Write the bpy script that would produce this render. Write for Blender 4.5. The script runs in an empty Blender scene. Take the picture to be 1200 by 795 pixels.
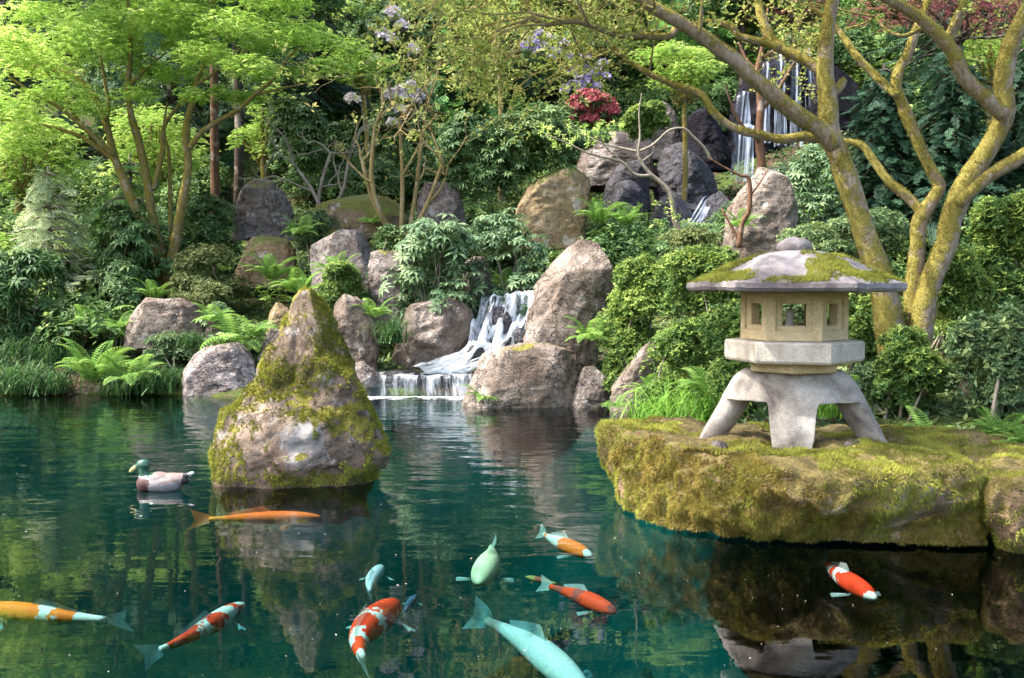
import bpy, math, random
import numpy as np
from mathutils import Vector, noise as mnoise

R = math.radians
scene = bpy.context.scene
COL = scene.collection
rng = np.random.default_rng(7)

# ------------------------------------------------------------------ camera
F = 1200.0                       # focal length in photo pixels (photo 1200 x 795)
CH = 1.75                        # eye height above the pond
PIT = math.atan2(67.5, F)
cp, sp = math.cos(PIT), math.sin(PIT)
def ray(px, py):
    u, v = (px - 600) / F, (397.5 - py) / F
    return np.array([u, cp + sp * v, -sp + cp * v])
def W(px, py, d):                # a point seen at (px, py), d metres ahead
    r = ray(px, py); t = d / r[1]
    return np.array([r[0] * t, d, CH + r[2] * t])
def WZ(px, py, z):               # the point seen at (px, py) lying at height z
    r = ray(px, py); t = (z - CH) / r[2]
    return np.array([r[0] * t, r[1] * t, z])
def PX(P):
    P = np.asarray(P, float); x, y, z = P[..., 0], P[..., 1], P[..., 2] - CH
    f = y * cp - z * sp; v = y * sp + z * cp
    return 600 + F * x / f, 397.5 - F * v / f
cam_d = bpy.data.cameras.new('camera'); cam = bpy.data.objects.new('camera', cam_d); COL.objects.link(cam)
cam.location = (0, 0, CH); cam.rotation_euler = (math.pi / 2 - PIT, 0, 0)
cam_d.sensor_width = 36; cam_d.lens = 36.0; cam_d.clip_start = .1; cam_d.clip_end = 400
scene.camera = cam

# ------------------------------------------------------------------ numpy noise
def _h(i, j, k, s):
    n = (i * 374761393 + j * 668265263 + k * 2147483647 * 3 + s * 974634777).astype(np.int64) & 0xffffffff
    n = ((n ^ (n >> 13)) * 1274126177) & 0xffffffff
    n = ((n ^ (n >> 16)) * 2246822519) & 0xffffffff
    return ((n ^ (n >> 15)) & 0xffff) / 65535.0
def vnoise(P, s=0):
    P = np.asarray(P, float); I = np.floor(P).astype(np.int64); f = P - I; f = f * f * (3 - 2 * f)
    out = 0
    for a in (0, 1):
        for b in (0, 1):
            for c in (0, 1):
                w = (f[:, 0] if a else 1 - f[:, 0]) * (f[:, 1] if b else 1 - f[:, 1]) * (f[:, 2] if c else 1 - f[:, 2])
                out = out + w * _h(I[:, 0] + a, I[:, 1] + b, I[:, 2] + c, s)
    return out * 2 - 1
def fbm(P, s=0, o=4, g=.5):
    v = 0; a = 1; P = np.asarray(P, float)
    for k in range(o):
        v = v + a * vnoise(P * 2 ** k + 17.3 * k, s + k); a *= g
    return v
def sstep(a, b, x):
    t = np.clip((x - a) / (b - a), 0, 1); return t * t * (3 - 2 * t)

# ------------------------------------------------------------------ ground
SHORE = np.array([(-15, 3), (-14, 9), (-11.5, 14.5), (-9, 15.8), (-7, 16.0), (-5.2, 15.9), (-4.2, 15.5), (-3, 15.7), (-2.2, 15.9), (-.7, 15.8),
                  (0, 15.0), (1.2, 14.6), (2.0, 13.8), (2.1, 12.3), (1.9, 11), (1.9, 9.8), (2.3, 8.9), (3.2, 8.3), (4.4, 7.3), (5.5, 6.4), (7, 5.5), (8, 3.5),
                  (7, 2), (0, 1.4), (-8, 1.6)], float)
def shore_sd(x, y):              # metres outside the pond edge (negative in the water)
    p = np.stack([x, y], -1); d = np.full(x.shape, 1e9); ins = np.zeros(x.shape, bool)
    n = len(SHORE)
    for i in range(n):
        a, b = SHORE[i], SHORE[(i + 1) % n]; e = b - a
        t = np.clip(((p - a) @ e) / (e @ e), 0, 1)
        q = p - a - t[..., None] * e
        d = np.minimum(d, np.hypot(q[..., 0], q[..., 1]))
        cond = (a[1] > y) != (b[1] > y)
        xi = a[0] + (y - a[1]) * e[0] / (e[1] if e[1] else 1e-9)
        ins ^= cond & (x < xi)
    return np.where(ins, -d, d)
def G(x, y):
    x = np.atleast_1d(np.asarray(x, float)); y = np.atleast_1d(np.asarray(y, float))
    s = shore_sd(x, y)
    so = np.maximum(s, 0)
    back = sstep(2.0, 9.0, y)
    far = np.where(so < 13, .29 * so, 3.77 + .74 * (so - 13))
    far = np.where(so > 34, 3.77 + .74 * 21 + .15 * (so - 34), far)
    near = .05 * so
    bank = .06 + .14 * sstep(0, .35, so)
    n = .10 * fbm(np.stack([x * .5, y * .5, x * 0], -1), 3) * sstep(.2, 2, so) + .3 * fbm(np.stack([x * .15, y * .15, x * 0], -1), 9, 2) * sstep(3, 8, so)
    h = bank + back * far + (1 - back) * near + n
    si = np.maximum(-s, 0)
    bed = .06 - 1.2 * sstep(0, 1.0, si) - 1.3 * sstep(.7, 3., si)
    return np.where(s > 0, h, bed)
def g1(x, y): return float(G(x, y)[0])

# ------------------------------------------------------------------ mesh helpers
def mesh_data(name, V, Fs, mats, rnd=None, smooth=False, uv=None, mi=None):
    me = bpy.data.meshes.new(name)
    V = np.asarray(V, np.float32)
    if isinstance(Fs, np.ndarray): Fs = [Fs]
    Fs = [np.asarray(f, np.int32) for f in Fs if len(f)]
    me.vertices.add(len(V)); me.vertices.foreach_set('co', V.ravel())
    tot = np.concatenate([np.full(len(f), f.shape[1], np.int32) for f in Fs])
    loops = np.concatenate([f.ravel() for f in Fs]); start = np.concatenate([[0], np.cumsum(tot)[:-1]]).astype(np.int32)
    me.loops.add(len(loops)); me.loops.foreach_set('vertex_index', loops)
    me.polygons.add(len(tot)); me.polygons.foreach_set('loop_start', start)
    try: me.polygons.foreach_set('loop_total', tot)
    except Exception: pass
    if not isinstance(mats, (list, tuple)): mats = [mats]
    for m in mats: me.materials.append(m)
    if mi is not None: me.polygons.foreach_set('material_index', np.asarray(mi, np.int32))
    me.update(calc_edges=True)
    me.polygons.foreach_set('use_smooth', np.full(len(tot), bool(smooth)))
    if rnd is not None:
        at = me.attributes.new('rnd', 'FLOAT', 'FACE'); at.data.foreach_set('value', np.asarray(rnd, np.float32))
    if uv is not None:
        ul = me.uv_layers.new(name='UVMap'); ul.data.foreach_set('uv', np.asarray(uv, np.float32)[loops].ravel())
    return me
def tag(o, label=None, cat=None, group=None, kind=None):
    if label: o['label'] = label
    if cat: o['category'] = cat
    if group: o['group'] = group
    if kind: o['kind'] = kind
    return o
OFF = {}
def obj(name, V, Fs, mats, parent=None, loc=None, **kw):
    """world-space vertices; origin at loc, or in the parent's frame"""
    V = np.asarray(V, float)
    base = np.array(loc if loc is not None else (0, 0, 0), float)
    off = base
    if parent is not None:
        off = OFF.get(parent.name, base)
    me = mesh_data(name, V - off, Fs, mats, **kw)
    o = bpy.data.objects.new(name, me); COL.objects.link(o)
    if parent is not None: o.parent = parent
    else: o.location = base
    OFF[o.name] = np.array(off, float)
    return o
def empty(name, loc, label, cat, group=None):
    o = bpy.data.objects.new(name, None); COL.objects.link(o); o.location = loc
    OFF[o.name] = np.array(loc, float); o.empty_display_size = .2
    return tag(o, label, cat, group)
def join(parts):
    Vs, q, t, n = [], [], [], 0
    for V, Fa in parts:
        for f in (Fa if isinstance(Fa, list) else [Fa]):
            if len(f): (q if f.shape[1] == 4 else t).append(f + n)
        Vs.append(V); n += len(V)
    return np.concatenate(Vs), ([np.concatenate(q)] if q else []) + ([np.concatenate(t)] if t else [])
def catmull(P, n):
    P = np.asarray(P, float)
    if len(P) == 2: return P[0] + (P[1] - P[0]) * np.linspace(0, 1, n)[:, None]
    Q = np.vstack([2 * P[0] - P[1], P, 2 * P[-1] - P[-2]])
    t = np.linspace(0, len(P) - 1 - 1e-9, n); i = t.astype(int); f = (t - i)[:, None]
    a, b, c, d = Q[i], Q[i + 1], Q[i + 2], Q[i + 3]
    return .5 * (2 * b + (c - a) * f + (2 * a - 5 * b + 4 * c - d) * f ** 2 + (3 * b - a - 3 * c + d) * f ** 3)
def tube(P, rad, ns=8, step=None, rough=0., seed=0, cap=True):
    P = np.asarray(P, float); rad = np.broadcast_to(np.asarray(rad, float), (len(P),))
    L = np.sum(np.linalg.norm(np.diff(P, axis=0), axis=1))
    n = max(3, int(L / step)) if step else max(3, len(P) * 2)
    C = catmull(np.hstack([P, rad[:, None]]), n); C, r = C[:, :3], np.maximum(C[:, 3], 1e-4)
    T = np.gradient(C, axis=0); T /= np.linalg.norm(T, axis=1)[:, None] + 1e-12
    u = np.cross(T[0], [0.3, 0.9, .1]); u /= np.linalg.norm(u); U = [u]
    for k in range(1, n):
        u = u - T[k] * (u @ T[k]); u /= np.linalg.norm(u) + 1e-12; U.append(u)
    U = np.array(U); B = np.cross(T, U)
    a = np.arange(ns) * 2 * np.pi / ns
    ring = U[:, None] * np.cos(a)[None, :, None] + B[:, None] * np.sin(a)[None, :, None]
    rr = r[:, None] * np.ones(ns)
    if rough:
        q = (C[:, None] + ring * r[:, None, None]).reshape(-1, 3)
        rr = rr * (1 + rough * fbm(q / max(r.max() * 1.6, .02), seed, 3).reshape(n, ns))
    V = (C[:, None] + ring * rr[..., None]).reshape(-1, 3)
    i = np.arange(n - 1)[:, None] * ns; j = np.arange(ns)[None]; k = (j + 1) % ns
    Fq = np.stack([i + j, i + k, i + ns + k, i + ns + j], -1).reshape(-1, 4)
    Fs = [Fq]
    if cap:
        V = np.vstack([V, C[0] - T[0] * r[0] * .3, C[-1] + T[-1] * r[-1] * .5]); m = n * ns
        Fs.append(np.array([[(x + 1) % ns, x, m] for x in range(ns)] + [[(n - 1) * ns + x, (n - 1) * ns + (x + 1) % ns, m + 1] for x in range(ns)], np.int32))
    return V, Fs
def frames(nrm, spin):
    nrm = nrm / (np.linalg.norm(nrm, axis=1)[:, None] + 1e-9)
    h = np.where(np.abs(nrm[:, 2:3]) < .9, np.array([[0, 0, 1.]]), np.array([[1., 0, 0]]))
    a = np.cross(h, nrm); a /= np.linalg.norm(a, axis=1)[:, None] + 1e-9
    b = np.cross(nrm, a)
    c, s = np.cos(spin)[:, None], np.sin(spin)[:, None]
    x = a * c + b * s; y = -a * s + b * c
    return np.stack([x, y, nrm], -1)
def frames_y(ydir, up):
    y = ydir / (np.linalg.norm(ydir, axis=1)[:, None] + 1e-9)
    x = np.cross(y, up); x /= np.linalg.norm(x, axis=1)[:, None] + 1e-9
    return np.stack([x, y, np.cross(x, y)], -1)
def scatter(T, pos, Rm, sc, rnd, r, jit=.12):
    tv, tf = T; n, m = len(pos), len(tv)
    V = np.einsum('nij,mj->nmi', Rm, tv) * np.asarray(sc).reshape(-1, 1, 1) + pos[:, None]
    Fa = (tf[None] + (np.arange(n) * m)[:, None, None]).reshape(-1, tf.shape[1])
    rr = np.clip(np.repeat(rnd, len(tf)) + r.normal(0, jit, n * len(tf)), 0, 1)
    return V.reshape(-1, 3), Fa, rr

# ------------------------------------------------------------------ leaf shapes (unit length)
def t_leaf(w=.32, fold=.06, droop=.15, mid=.45):
    v = np.array([(0, 0, 0), (-w / 2, mid, fold), (0, mid + .05, 0), (w / 2, mid, fold), (0, 1, -droop)], float)
    return v, np.array([(0, 3, 4, 2), (0, 2, 4, 1)])
def rotz(v, a):
    c, s = math.cos(a), math.sin(a); return v @ np.array([[c, s, 0], [-s, c, 0], [0, 0, 1]])
def rotx(v, a):
    c, s = math.cos(a), math.sin(a); return v @ np.array([[1, 0, 0], [0, c, s], [0, -s, c]])
def t_whorl(n, tilt, w, droop=.2, seed=0, jit=.25, base=.05):
    r = np.random.default_rng(seed); vs, fs = [], []
    for k in range(n):
        v, f = t_leaf(w, .05, droop); v = v * (1 + r.normal(0, jit * .4)); v[:, 1] += base
        v = rotz(rotx(v, R(tilt + r.normal(0, 14))), 2 * math.pi * k / n + r.normal(0, jit))
        vs.append(v); fs.append(f + 5 * k)
    return np.concatenate(vs), np.concatenate(fs)
def t_diamonds(n, tilt, w, seed=0, spread=1.0):
    r = np.random.default_rng(seed); vs, fs = [], []
    for k in range(n):
        v = np.array([(0, 0, 0), (w / 2, .5, .03), (0, 1, -.08), (-w / 2, .5, .03)]) * (1 + r.normal(0, .2))
        v = rotz(rotx(v, R(tilt + r.normal(0, 18))), 2 * math.pi * k / n + r.normal(0, .4)) + r.normal(0, .18, 3) * spread
        vs.append(v); fs.append(np.array([[0, 1, 2, 3]]) + 4 * k)
    return np.concatenate(vs), np.concatenate(fs)
def t_maple():
    vs, fs = [], []
    for k, (a, l) in enumerate([(-100, .5), (-48, .82), (0, 1), (48, .82), (100, .5)]):
        v = np.array([(0, 0, 0), (.13, .5, .02), (0, 1, -.16), (-.13, .5, .02)]) * l
        vs.append(rotz(v, R(a))); fs.append(np.array([[0, 1, 2, 3]]) + 4 * k)
    return np.concatenate(vs), np.concatenate(fs)
def t_spray(pairs=8, w=.075, ang=52, l0=.42):
    vs = [np.array([(-.02, 0, 0), (.02, 0, 0), (.012, 1, -.12), (-.012, 1, -.12)])]; fs = [np.array([[0, 1, 2, 3]])]; n = 4
    for k in range(pairs):
        t = .08 + .88 * k / pairs; l = l0 * (1 - .72 * t) * (1 + .25 * math.sin(k * 2.3))
        for s in (-1, 1):
            a = R(ang) * s; d = np.array([math.sin(a), math.cos(a), -.12]); q = np.array([math.cos(a), -math.sin(a), 0]) * w / 2
            b = np.array([0, t, -.12 * t * t])
            vs.append(np.array([b, b + d * l * .5 + q, b + d * l, b + d * l * .5 - q])); fs.append(np.array([[0, 1, 2, 3]]) + n); n += 4
    return np.concatenate(vs), np.concatenate(fs)
T_RHODO = t_whorl(8, -8, .30, .25, 1)
T_RHODO2 = t_whorl(6, 12, .34, .2, 2)
T_SPRIG = t_diamonds(7, 38, .42, 3, .35)
T_CLUMP = t_diamonds(6, 10, .5, 4, 1.2)
T_MAPLE = t_maple()
T_SPRAY = t_spray()
T_SPRAY_S = t_spray(5, .12)
T_LEAF = t_leaf(.5)

# ------------------------------------------------------------------ materials
def newmat(name):
    m = bpy.data.materials.new(name); m.use_nodes = True; nt = m.node_tree; nt.nodes.clear()
    out = nt.nodes.new('ShaderNodeOutputMaterial'); return m, nt, out
def N(nt, t, **kw):
    n = nt.nodes.new(t)
    for k, v in kw.items():
        if k in n.inputs.keys(): n.inputs[k].default_value = v
        else: setattr(n, k, v)
    return n
def ramp(nt, fac, stops, interp='LINEAR'):
    n = nt.nodes.new('ShaderNodeValToRGB'); e = n.color_ramp.elements; n.color_ramp.interpolation = interp
    while len(e) < len(stops): e.new(.5)
    for k, (p, c) in enumerate(stops):
        e[k].position = p; e[k].color = (*c, 1) if len(c) == 3 else c
    if fac is not None: nt.links.new(fac, n.inputs[0])
    return n
def mix(nt, fac, a, b, mode='MIX'):
    n = nt.nodes.new('ShaderNodeMix'); n.data_type = 'RGBA'; n.blend_type = mode
    if isinstance(fac, (int, float)): n.inputs[0].default_value = fac
    else: nt.links.new(fac, n.inputs[0])
    for s, v in ((6, a), (7, b)):
        if isinstance(v, tuple): n.inputs[s].default_value = (*v, 1)
        else: nt.links.new(v, n.inputs[s])
    return n.outputs[2]
def math_(nt, op, a, b=None, c=None):
    n = nt.nodes.new('ShaderNodeMath'); n.operation = op
    for k, v in enumerate((a, b, c)):
        if v is None: continue
        if isinstance(v, (int, float)): n.inputs[k].default_value = v
        else: nt.links.new(v, n.inputs[k])
    return n.outputs[0]
def noise_(nt, vec, scale, detail=4, rough=.55, dist=0, dim='3D'):
    n = nt.nodes.new('ShaderNodeTexNoise'); n.noise_dimensions = dim
    n.inputs['Scale'].default_value = scale; n.inputs['Detail'].default_value = detail; n.inputs['Roughness'].default_value = rough; n.inputs['Distortion'].default_value = dist
    if vec is not None: nt.links.new(vec, n.inputs['Vector'])
    return n
LM = {}
def leaf_mat(name, stops, trans=.3, rough=.45, tcol=1.3, spec=.22):
    m, nt, out = newmat(name)
    a = N(nt, 'ShaderNodeAttribute', attribute_name='rnd'); oi = nt.nodes.new('ShaderNodeObjectInfo')
    geo = nt.nodes.new('ShaderNodeNewGeometry')
    nz = noise_(nt, geo.outputs['Position'], 1.1, 2)
    f = math_(nt, 'ADD', math_(nt, 'MULTIPLY', a.outputs['Fac'], .8), math_(nt, 'MULTIPLY', math_(nt, 'SUBTRACT', nz.outputs['Fac'], .3), .5))
    c = ramp(nt, f, stops).outputs[0]
    p = N(nt, 'ShaderNodeBsdfPrincipled', Roughness=min(.7, rough + .12)); p.inputs['Specular IOR Level'].default_value = spec
    nt.links.new(c, p.inputs['Base Color'])
    t = nt.nodes.new('ShaderNodeBsdfTranslucent')
    hs = N(nt, 'ShaderNodeHueSaturation', Value=tcol, Saturation=1.0, Hue=.49); nt.links.new(c, hs.inputs['Color']); nt.links.new(hs.outputs[0], t.inputs[0])
    mx = N(nt, 'ShaderNodeMixShader', Fac=trans); nt.links.new(p.outputs[0], mx.inputs[1]); nt.links.new(t.outputs[0], mx.inputs[2])
    nt.links.new(mx.outputs[0], out.inputs[0]); return m
M_RHODO = leaf_mat('rhododendron leaf', [(0, (.022, .055, .02)), (.5, (.06, .125, .04)), (.85, (.14, .215, .07)), (1, (.28, .34, .11))], .2, .35)
M_RHODOB = leaf_mat('bluish rhododendron leaf', [(0, (.035, .08, .04)), (.5, (.11, .19, .085)), (1, (.28, .37, .18))], .2, .4)
M_AZAL = leaf_mat('azalea leaf', [(0, (.025, .062, .018)), (.4, (.066, .135, .032)), (.72, (.155, .25, .05)), (1, (.34, .42, .10))], .3, .45)
M_AZALD = leaf_mat('dark azalea leaf', [(0, (.035, .07, .03)), (.5, (.08, .145, .06)), (.85, (.17, .24, .09)), (1, (.32, .38, .12))], .25, .45)
M_MAPLE = leaf_mat('spring maple leaf', [(0, (.07, .17, .025)), (.45, (.21, .35, .055)), (.8, (.38, .51, .13)), (1, (.54, .62, .26))], .5, .5, 1.5)
M_LIME = leaf_mat('lime leaf', [(0, (.08, .18, .025)), (.5, (.22, .36, .06)), (1, (.45, .54, .18))], .45, .5, 1.4)
M_CONIF = leaf_mat('dark needle', [(0, (.01, .028, .016)), (.5, (.022, .062, .034)), (1, (.055, .12, .055))], .15, .5)
M_CONIFB = leaf_mat('green needle', [(0, (0.0286, 0.085, 0.0204)), (.5, (0.0666, 0.187, 0.0408)), (1, (0.19, 0.374, 0.068))], .2, .5)
M_PALE = leaf_mat('pale hemlock needle', [(0, (.15, .21, .09)), (.5, (.36, .44, .22)), (1, (.58, .60, .40))], .3, .5)
M_FOREST = leaf_mat('forest leaf', [(0, (.022, .055, .02)), (.5, (.07, .14, .04)), (.8, (.17, .27, .07)), (1, (.36, .44, .13))], .3, .45)
M_FERN = leaf_mat('fern frond', [(0, (.06, .14, .025)), (.5, (.15, .29, .05)), (1, (.33, .48, .13))], .35, .5)
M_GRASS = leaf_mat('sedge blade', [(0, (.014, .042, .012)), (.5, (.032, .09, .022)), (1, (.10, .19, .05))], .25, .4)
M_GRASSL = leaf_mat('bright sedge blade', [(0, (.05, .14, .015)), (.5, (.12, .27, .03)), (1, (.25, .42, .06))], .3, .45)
M_RED = leaf_mat('red azalea bloom', [(0, (.14, .025, .03)), (.5, (.36, .07, .08)), (1, (.55, .22, .20))], .3, .5, 1.1)
M_REDLEAF = leaf_mat('red maple leaf', [(0, (.07, .03, .03)), (.5, (.18, .05, .06)), (.8, (.2, .14, .06)), (1, (.3, .12, .1))], .4, .5)
M_OLIVE = leaf_mat('bronze young leaf', [(0, (.12, .17, .03)), (.5, (.26, .32, .07)), (.8, (.42, .44, .14)), (1, (.38, .24, .11))], .4, .5)
M_WHITE = leaf_mat('pale blossom', [(0, (.6, .5, .54)), (1, (.85, .78, .78))], .3, .5, 1.0)
M_PURPLE = leaf_mat('violet blossom', [(0, (.26, .21, .38)), (.6, (.45, .38, .56)), (1, (.65, .58, .7))], .3, .5, 1.0)
M_HEATH = leaf_mat('brownish heath leaf', [(0, (0.039, 0.0585, 0.0195)), (.5, (0.0975, 0.124, 0.039)), (1, (0.208, 0.234, 0.078))], .2, .5)
M_MOSSB = leaf_mat('moss tuft', [(0, (.07, .085, .012)), (.45, (.20, .215, .03)), (1, (.43, .43, .09))], .25, .7, 1.1, .1)
M_MOSSBR = leaf_mat('brown moss tuft', [(0, (.08, .06, .015)), (.5, (.24, .18, .04)), (1, (.42, .34, .09))], .2, .7, 1.1, .1)
M_MOSST = leaf_mat('trunk moss', [(0, (.09, .075, .02)), (.5, (.20, .17, .04)), (1, (.36, .31, .08))], .2, .7, 1.1, .1)
M_LILAC = leaf_mat('petal on water', [(0, (.45, .42, .38)), (.6, (.7, .66, .6)), (1, (.5, .45, .2))], .2, .6)
M_DEAD = leaf_mat('fallen leaf', [(0, (.06, .035, .02)), (.6, (.16, .09, .05)), (1, (.3, .2, .12))], .2, .6)

def rock_mat(name, c1, c2, c3, moss=0., mosscol=((.07, .07, .012), (.22, .20, .025)), rough=.85, wet=0., mscale=2.2, bump=.5, scale=1., patch=None, moss_side=.0, lichen=1., spec=None):
    m, nt, out = newmat(name)
    geo = nt.nodes.new('ShaderNodeNewGeometry'); P = geo.outputs['Position']
    n1 = noise_(nt, P, 1.6 * scale, 6, .6, .4); n2 = noise_(nt, P, 9 * scale, 6, .65); n3 = noise_(nt, P, 45 * scale, 3, .7)
    c = ramp(nt, n1.outputs['Fac'], [(.3, c1), (.52, c2), (.72, c3)]).outputs[0]
    k = ramp(nt, n2.outputs['Fac'], [(.3, (.45, .42, .4)), (.5, (1, 1, 1)), (.72, (1.35, 1.3, 1.25))]).outputs[0]
    c = mix(nt, .8, c, k, 'MULTIPLY')
    sp_ = ramp(nt, n3.outputs['Fac'], [(.35, (.5, .5, .5)), (.5, (1, 1, 1)), (.68, (1.5, 1.5, 1.5))]).outputs[0]
    c = mix(nt, .6, c, sp_, 'MULTIPLY')
    ln = noise_(nt, P, 3.7 * scale, 3, .6)
    lf = ramp(nt, ln.outputs['Fac'], [(.60, (0, 0, 0)), (.66, (.5 * lichen,) * 3)]).outputs[0]
    c = mix(nt, lf, c, (.42, .40, .37))
    bs = noise_(nt, P, .9 * scale, 5, .7, .6)
    c = mix(nt, ramp(nt, bs.outputs['Fac'], [(.46, (0, 0, 0)), (.62, (.75, .75, .75))]).outputs[0], c, mix(nt, .5, c, (.55, .40, .27), 'MULTIPLY'))
    wv = nt.nodes.new('ShaderNodeVectorMath'); wv.operation = 'ADD'; nt.links.new(P, wv.inputs[0]); nt.links.new(noise_(nt, P, 2.5 * scale, 4, .7).outputs['Color'], wv.inputs[1])
    mpv = N(nt, 'ShaderNodeMapping'); mpv.inputs['Rotation'].default_value = (.3, .5, .2); mpv.inputs['Scale'].default_value = (1, 1, 1.9); nt.links.new(wv.outputs[0], mpv.inputs[0])
    vo = nt.nodes.new('ShaderNodeTexVoronoi'); vo.feature = 'DISTANCE_TO_EDGE'; vo.inputs['Scale'].default_value = 1.5 * scale; nt.links.new(mpv.outputs[0], vo.inputs['Vector'])
    ck = ramp(nt, vo.outputs['Distance'], [(.0, (0, 0, 0)), (.035, (1, 1, 1))]).outputs[0]
    c = mix(nt, mix(nt, n1.outputs['Fac'], (.0, .0, .0), (.9, .9, .9)), c, mix(nt, 1., c, mix(nt, ck, (.4, .36, .33), (1., 1., 1.)), 'MULTIPLY'))
    p = N(nt, 'ShaderNodeBsdfPrincipled', Roughness=rough)
    p.inputs['Specular IOR Level'].default_value = spec if spec is not None else (.35 if not wet else .5)
    hgt = math_(nt, 'ADD', math_(nt, 'MULTIPLY', n2.outputs['Fac'], 1.), math_(nt, 'MULTIPLY', n3.outputs['Fac'], .35))
    hgt = math_(nt, 'ADD', hgt, math_(nt, 'MULTIPLY', ck, .8))
    if patch is not None:
        vd = nt.nodes.new('ShaderNodeVectorMath'); vd.operation = 'DISTANCE'; nt.links.new(P, vd.inputs[0]); vd.inputs[1].default_value = patch[0]
        dd = math_(nt, 'ADD', vd.outputs['Value'], math_(nt, 'MULTIPLY', n2.outputs['Fac'], patch[1] * 1.4))
        pf = ramp(nt, math_(nt, 'DIVIDE', dd, patch[1] * 2), [(.68, (.85, .85, .85)), (.86, (0, 0, 0))]).outputs[0]
        c = mix(nt, pf, c, (.33, .31, .29))
    if moss > 0:
        sep = nt.nodes.new('ShaderNodeSeparateXYZ'); nt.links.new(geo.outputs['Normal'], sep.inputs[0])
        mn = noise_(nt, P, mscale, 5, .65, .3)
        v = math_(nt, 'ADD', math_(nt, 'MULTIPLY', math_(nt, 'ADD', sep.outputs['Z'], moss_side), .5), math_(nt, 'MULTIPLY', mn.outputs['Fac'], 1.4))
        th = 1.35 - moss
        mf = ramp(nt, math_(nt, 'SUBTRACT', v, th - .5), [(.5, (0, 0, 0)), (.58, (1, 1, 1))]).outputs[0]
        mc = ramp(nt, n3.outputs['Fac'], [(.3, mosscol[0]), (.7, mosscol[1])]).outputs[0]
        c = mix(nt, mf, c, mc)
        hgt = math_(nt, 'ADD', hgt, math_(nt, 'MULTIPLY', mf, .5))
    nt.links.new(c, p.inputs['Base Color'])
    b = N(nt, 'ShaderNodeBump', Strength=bump, Distance=.06 / scale); nt.links.new(hgt, b.inputs['Height']); nt.links.new(b.outputs[0], p.inputs['Normal'])
    nt.links.new(p.outputs[0], out.inputs[0]); return m
M_ROCK = rock_mat('pinkish boulder', (.09, .065, .05), (.205, .165, .135), (.33, .285, .25), .12, bump=.9)
M_ROCKG = rock_mat('grey boulder', (.085, .07, .06), (.18, .15, .135), (.29, .255, .235), .2, bump=.9)
M_ROCKB = rock_mat('brown mossy block', (.10, .07, .035), (.20, .145, .075), (.28, .22, .14), .3, ((.05, .06, .012), (.13, .14, .025)))
M_ROCKS = rock_mat('shore boulder', (.15, .12, .105), (.28, .235, .215), (.40, .355, .34), .1, bump=.9)
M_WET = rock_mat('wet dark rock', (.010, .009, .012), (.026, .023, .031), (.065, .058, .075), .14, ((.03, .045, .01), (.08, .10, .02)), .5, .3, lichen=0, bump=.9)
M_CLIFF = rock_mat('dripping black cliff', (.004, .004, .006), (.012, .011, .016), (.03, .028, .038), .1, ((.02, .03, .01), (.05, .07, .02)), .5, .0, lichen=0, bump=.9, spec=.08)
M_WETB = rock_mat('wet brown rock', (.04, .027, .018), (.095, .07, .052), (.19, .15, .13), .1, rough=.4, wet=.5, lichen=0)
M_LEDGE = rock_mat('moss covered ledge', (.07, .05, .03), (.14, .10, .06), (.2, .16, .1), .62, ((.05, .055, .01), (.13, .13, .02)))
M_ISLE = rock_mat('mossy island stone', (.13, .085, .045), (.24, .165, .09), (.34, .26, .17), .47, ((.06, .045, .015), (.17, .13, .035)), mscale=3.2, moss_side=.3)
pc = W(350, 522, 8.45)
M_PYR = rock_mat('mossy pyramid stone', (.085, .06, .04), (.17, .125, .09), (.26, .20, .155), .31, ((.075, .07, .01), (.22, .19, .022)), mscale=2.6, scale=1.5, patch=(tuple(pc), .24), moss_side=.25)

def stone_mat(name, c1, c2, moss=0., stain=.5):
    m, nt, out = newmat(name)
    geo = nt.nodes.new('ShaderNodeNewGeometry'); P = geo.outputs['Position']
    n1 = noise_(nt, P, 5, 6, .65, .3); n2 = noise_(nt, P, 120, 2, .8); n3 = noise_(nt, P, 2.6, 4, .6, .5); n4 = noise_(nt, P, 22, 5, .7)
    c = ramp(nt, n1.outputs['Fac'], [(.3, c1), (.7, c2)]).outputs[0]
    c = mix(nt, .75, c, ramp(nt, n2.outputs['Fac'], [(.32, (.55, .53, .5)), (.5, (1, 1, 1)), (.7, (1.3, 1.3, 1.3))]).outputs[0], 'MULTIPLY')
    c = mix(nt, stain, c, ramp(nt, n3.outputs['Fac'], [(.36, (.25, .23, .24)), (.46, (.68, .66, .64)), (.58, (1, 1, 1))]).outputs[0], 'MULTIPLY')
    c = mix(nt, .4, c, ramp(nt, n4.outputs['Fac'], [(.3, (.6, .58, .5)), (.55, (1, 1, 1))]).outputs[0], 'MULTIPLY')
    h = math_(nt, 'ADD', n2.outputs['Fac'], math_(nt, 'MULTIPLY', n4.outputs['Fac'], 1.5))
    if moss:
        sep = nt.nodes.new('ShaderNodeSeparateXYZ'); nt.links.new(geo.outputs['Normal'], sep.inputs[0])
        mn = noise_(nt, P, 4.2, 5, .6, .4)
        v = math_(nt, 'ADD', math_(nt, 'MULTIPLY', sep.outputs['Z'], .3), mn.outputs['Fac'])
        mf = ramp(nt, v, [(1.12 - moss, (0, 0, 0)), (1.17 - moss, (1, 1, 1))]).outputs[0]
        c = mix(nt, mf, c, ramp(nt, n4.outputs['Fac'], [(.3, (.09, .075, .015)), (.7, (.25, .21, .03))]).outputs[0])
    p = N(nt, 'ShaderNodeBsdfPrincipled', Roughness=.9); p.inputs['Specular IOR Level'].default_value = .25
    nt.links.new(c, p.inputs['Base Color'])
    b = N(nt, 'ShaderNodeBump', Strength=.45, Distance=.012); nt.links.new(h, b.inputs['Height']); nt.links.new(b.outputs[0], p.inputs['Normal'])
    nt.links.new(p.outputs[0], out.inputs[0]); return m
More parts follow.
